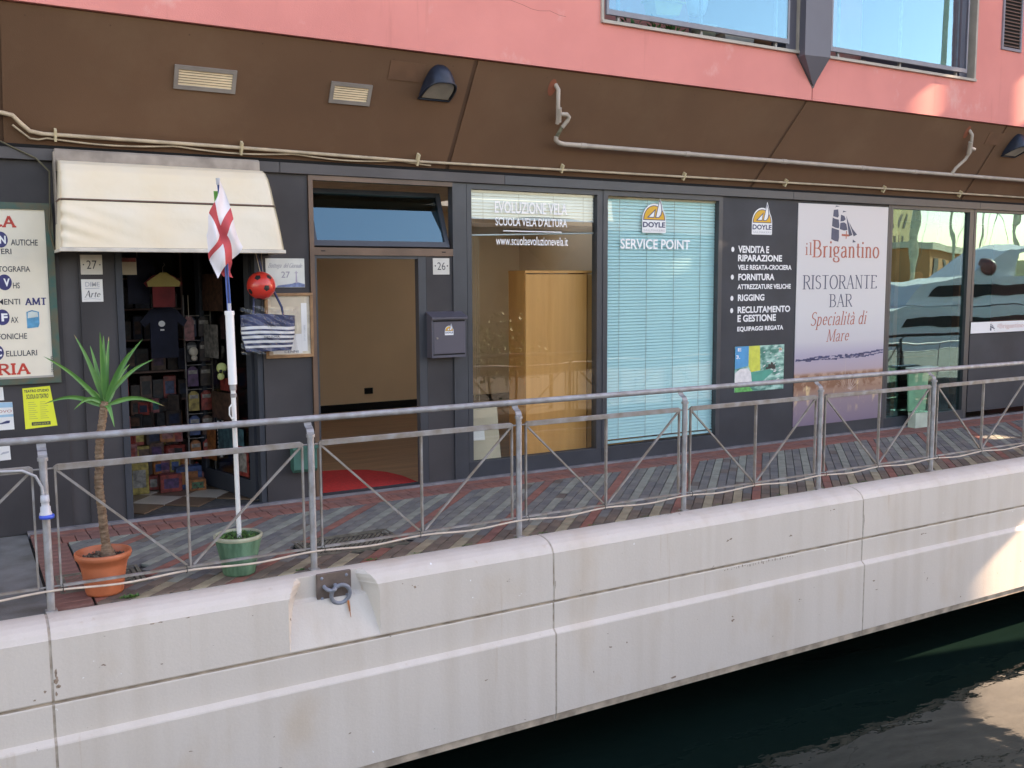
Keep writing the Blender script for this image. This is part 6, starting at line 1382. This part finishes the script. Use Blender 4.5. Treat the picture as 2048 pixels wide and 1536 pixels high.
# ================================================================== BEYOND THE CANAL (seen only as reflections)
q = MB(); q.box(-60, -17, -3, 62, -9.35, -.9); struct('opposite_quay', q, M_conc)
orl = thing('opposite_railing', 'railing on the opposite quay, seen mirrored in the shop window', 'railing', (12, -9.5, -.9))
q = MB(); q.tube([(-5, -9.5, .17), (30, -9.5, .17)], .03, 8); q.build('handrail', M_white, orl)
q = MB(); q.tube([(-5, -9.5, -.05), (30, -9.5, -.05)], .015, 6); q.tube([(-5, -9.5, -.75), (30, -9.5, -.75)], .015, 6); q.build('mid_rail', M_steel, orl)
for i in range(22): q = MB(); q.tube([(-4 + i * 1.6, -9.5, -.9), (-4 + i * 1.6, -9.5, .15)], .02, 6); q.build('post', M_steel, orl)
lp = thing('street_lamp', 'dark street lamp on the opposite quay, seen mirrored in the shop window', 'street lamp', (13.1, -9.9, -.9))
q = MB(); q.tube([(13.1, -9.9, -.9), (13.1, -9.9, 2.35)], .05, 10); q.build('pole', M_black, lp); q = MB(); q.lathe([(.10, 0), (.14, .10), (.45, .32), (.58, .50), (.50, .54), (0, .60)], (13.1, -9.9, 2.3), 20); q.build('lamp_head', M_black, lp)
for i, x in enumerate((10.9, 11.8, 12.5)):
    t = thing('shrub', 'shrub on the opposite quay, %s of three mirrored in the shop window' % ('left', 'middle', 'right')[i], 'shrub', (x, -10.4, -.9)); q = MB(); q.tube([(x, -10.4, -.9), (x, -10.4, .3)], .03, 6); q.build('trunk', M_bark, t); q = MB()
    for k in range(260):
        d = Vector((rb.gauss(0, .34), rb.gauss(0, .34), rb.gauss(0, .38))); p = Vector((x, -10.4, .45)) + d; s_ = Vector((rb.uniform(-1, 1), rb.uniform(-1, 1), rb.uniform(-1, 1))).normalized() * .07; u_ = Vector((rb.uniform(-1, 1), rb.uniform(-1, 1), rb.uniform(-1, 1))).normalized() * .07
        q.poly([p, p + s_, p + s_ + u_, p + u_])
    q.build('crown', M_leaf2, t)
M_shed = mat('dim_quay_building', (.10, .085, .07), .8, .2, .5); M_roofo = mat('orange_tiles', (.45, .16, .07), .8, .2, 1)
ob = thing('harbour_shed', 'long low brown building across the canal, seen mirrored in the shop window', 'building', (16, -32, -.9)); q = MB(); q.box(-20, -36, -1.9, 37, -31, 4.4); q.build('wall', M_shed, ob); q = MB(); q.prism([(-30.5, 4.4), (-33.5, 5.1), (-36.5, 4.4)], 'x', -20.3, 37.3); q.build('roof', M_shed, ob)
for k in range(12): q = MB(); q.box(-16 + 4.4 * k, -31.05, .6, -14.2 + 4.4 * k, -30.98, 2.6); q.build('window', M_black, ob)
def far_block(label, cx, cy, w, d, h, m, z0=-1.9, rot=-25, rows=3, roof=None):
    t = thing('far_building', label, 'building', (cx, cy, z0)); c_, s_ = math.cos(R(rot)), math.sin(R(rot))
    def tr(q): q.v = [(cx + x * c_ - y * s_, cy + x * s_ + y * c_, z) for x, y, z in q.v]
    q = MB(); q.box(-w/2, -d/2, z0, w/2, d/2, h); tr(q); q.build('wall', m, t)
    q = MB(); q.box(-w/2 - .3, -d/2 - .3, h, w/2 + .3, d/2 + .3, h + .5); tr(q); q.build('roof', roof or M_roofo, t)
    for r_ in range(rows):
        for k in range(int(w / 3)):
            q = MB(); x = -w/2 + 1.2 + k * 3; z = h - 2.2 - r_ * 2.6
            if z < 0: continue
            q.box(x, d/2 - .05, z, x + 1.1, d/2 + .06, z + 1.5); tr(q); q.build('window', M_shed, t)
M_sun1 = mat('ochre_render', (.75, .58, .30), .9, .1, .3); M_sun2 = mat('cream_render', (.80, .72, .52), .9, .1, .3); M_sun3 = mat('orange_render', (.72, .30, .12), .9, .1, .3)
far_block('long orange walled building across the harbour, seen mirrored in the restaurant glass', 84, -52, 44, 8, 4.2, M_sun3, roof=M_sun2, rows=1)
far_block('tall ochre block across the harbour, seen mirrored in the restaurant door', 82, -64, 22, 10, 12.5, M_sun1, rows=4)
far_block('cream block across the harbour, seen mirrored left in the restaurant door', 62, -62, 12, 10, 9.5, M_sun2, rows=3)
far_block('farther ochre block on the slope, seen mirrored in the restaurant window', 96, -72, 14, 10, 13.0, M_sun1, rows=4)
q = MB(); n = 26
hp = [(40, 0), (60, 5), (78, 9), (100, 11.5), (118, 9.5), (140, 7), (170, 5), (220, 3)]
for i in range(len(hp) - 1):
    (a, za), (b, zb) = hp[i], hp[i+1]; q.add([(a, -84 + (a-40)*.0, -1.9), (b, -84, -1.9), (b, -96, zb), (a, -96, za), (b, -130, zb), (a, -130, za)], [(0, 1, 2, 3), (3, 2, 4, 5)])
struct('hillside', q, mat('hill_scrub', (.12, .14, .05), .95, .4, .3))
# motor yacht
ya = thing('motor_yacht', 'white motor yacht moored across the canal, seen mirrored in the restaurant glass', 'yacht', (46, -23, -1.9)); YY = -23.5
q = MB(); q.prism([(38.2, .35), (39.5, -1.9), (60, -1.9), (61, .6), (50, .55), (41, .65)], 'y', YY - 2.2, YY + 1.8); q.build('hull', M_white, ya)
q = MB(); q.prism([(41.5, .66), (42.6, 1.75), (46.4, 2.1), (58, 2.1), (59, .56)], 'y', YY - 1.8, YY + 1.3); q.build('cabin', M_white, ya)
q = MB(); q.prism([(43.0, 1.10), (43.7, 1.62), (57, 1.75), (57.5, 1.10)], 'y', YY + 1.301, YY + 1.34); q.prism([(40.5, -.35), (41, .10), (58, .12), (58, -.3)], 'y', YY + 1.801, YY + 1.83); q.build('window_band', M_black, ya)
q = MB(); q.prism([(46.5, 2.101), (49.6, 3.55), (52.8, 3.9), (52.8, 3.7), (50.6, 3.4), (50.2, 2.101)], 'y', YY - 1.4, YY + 1.0); q.build('radar_arch', M_white, ya)
q = MB(); q.sphere((48.0, YY + 1.05, 2.6), .45, 16, 10); q.build('liferaft', mat('raft_red', (.30, .10, .08), .5), ya)
sb = thing('sailboat_mast', 'pale mast of a boat across the canal, seen mirrored in the upper right glass', 'mast', (51.5, -29.6, -1.9)); q = MB(); q.tube([(51.2, -29.6, -1.9), (52.1, -29.6, 24)], .16, 10); q.build('pole', mat('mast_cream', (.80, .76, .50), .5), sb)
q = MB(); q.tube([(49.5, -29.6, 14), (53.8, -29.6, 14.2)], .07, 6); q.build('spreader', MATS['mast_cream'], sb)

for i, (x, y, h) in enumerate(((44.5, -31, 13), (60, -33, 15), (66, -35, 12), (71.5, -36, 16), (56, -38, 11), (78, -40, 14))):
    t = thing('sailboat', 'white sailing boat across the canal, %s of six mirrored in the restaurant glass' % ORD[i], 'sailboat', (x, y, -1.9), 'sailing boats across the canal')
    q = MB(); q.prism([(x - 5, -.3), (x - 4, -1.9), (x + 4.5, -1.9), (x + 5, -.1)], 'y', y - 1.3, y + 1.3); q.build('hull', M_white, t)
    q = MB(); q.prism([(x - 2.2, -.2), (x - 1.4, .45), (x + 2.4, .5), (x + 2.8, -.1)], 'y', y - .9, y + .9); q.build('cabin', M_white, t)
    q = MB(); q.tube([(x, y, -.2), (x, y, h)], .09, 8); q.tube([(x, y, .95), (x + 3.6, y, 1.0)], .16, 8); q.build('mast', MATS['mast_cream'], t)
    q = MB(); q.tube([(x - 4.8, y, -.2), (x, y, h - .2), (x + 4.8, y, 0)], .02, 4); q.build('stay', M_steel, t)

# ================================================================== ADDED SUN BLOCKER, UNSEEN (off to the right)
sunblk = thing('sun_blocker_wall', 'unseen holed wall added beyond the right edge to shade the quay and shape sun patches', 'building', (22, -3, 3.8))
XN = 22; TH = .12
def blk_wall(*boxes):
    q = MB()
    for (y0, z0, y1, z1) in boxes: q.box(XN, y0, z0, XN + TH, y1, z1)
    q.build('wall', M_pink, sunblk)
def holed(Y0_, Z0_, Y1_, Z1_, holes):
    # one wall sheet with rectangular openings: horizontal bands, each cut at its openings
    zs = sorted({Z0_, Z1_} | {h[1] for h in holes} | {h[3] for h in holes}); out = []
    for a, b in zip(zs, zs[1:]):
        y = Y0_
        for h in sorted(holes):
            if h[1] <= a and h[3] >= b:
                if h[0] > y: out.append((y, a, h[0], b))
                y = h[2]
        if y < Y1_: out.append((y, a, Y1_, b))
    return out
blk_wall(*holed(-7.6, 3.8, 1.6, 20, [(-4.685, 3.8, -4.05, 5.12), (-3.12, 4.92, -2.86, 5.16), (-2.60, 9.38, -2.50, 9.88), (-2.20, 8.47, -1.85, 9.15)]))
blk_wall((-3.3, -1.9, 1.6, 3.8))
flush_text()
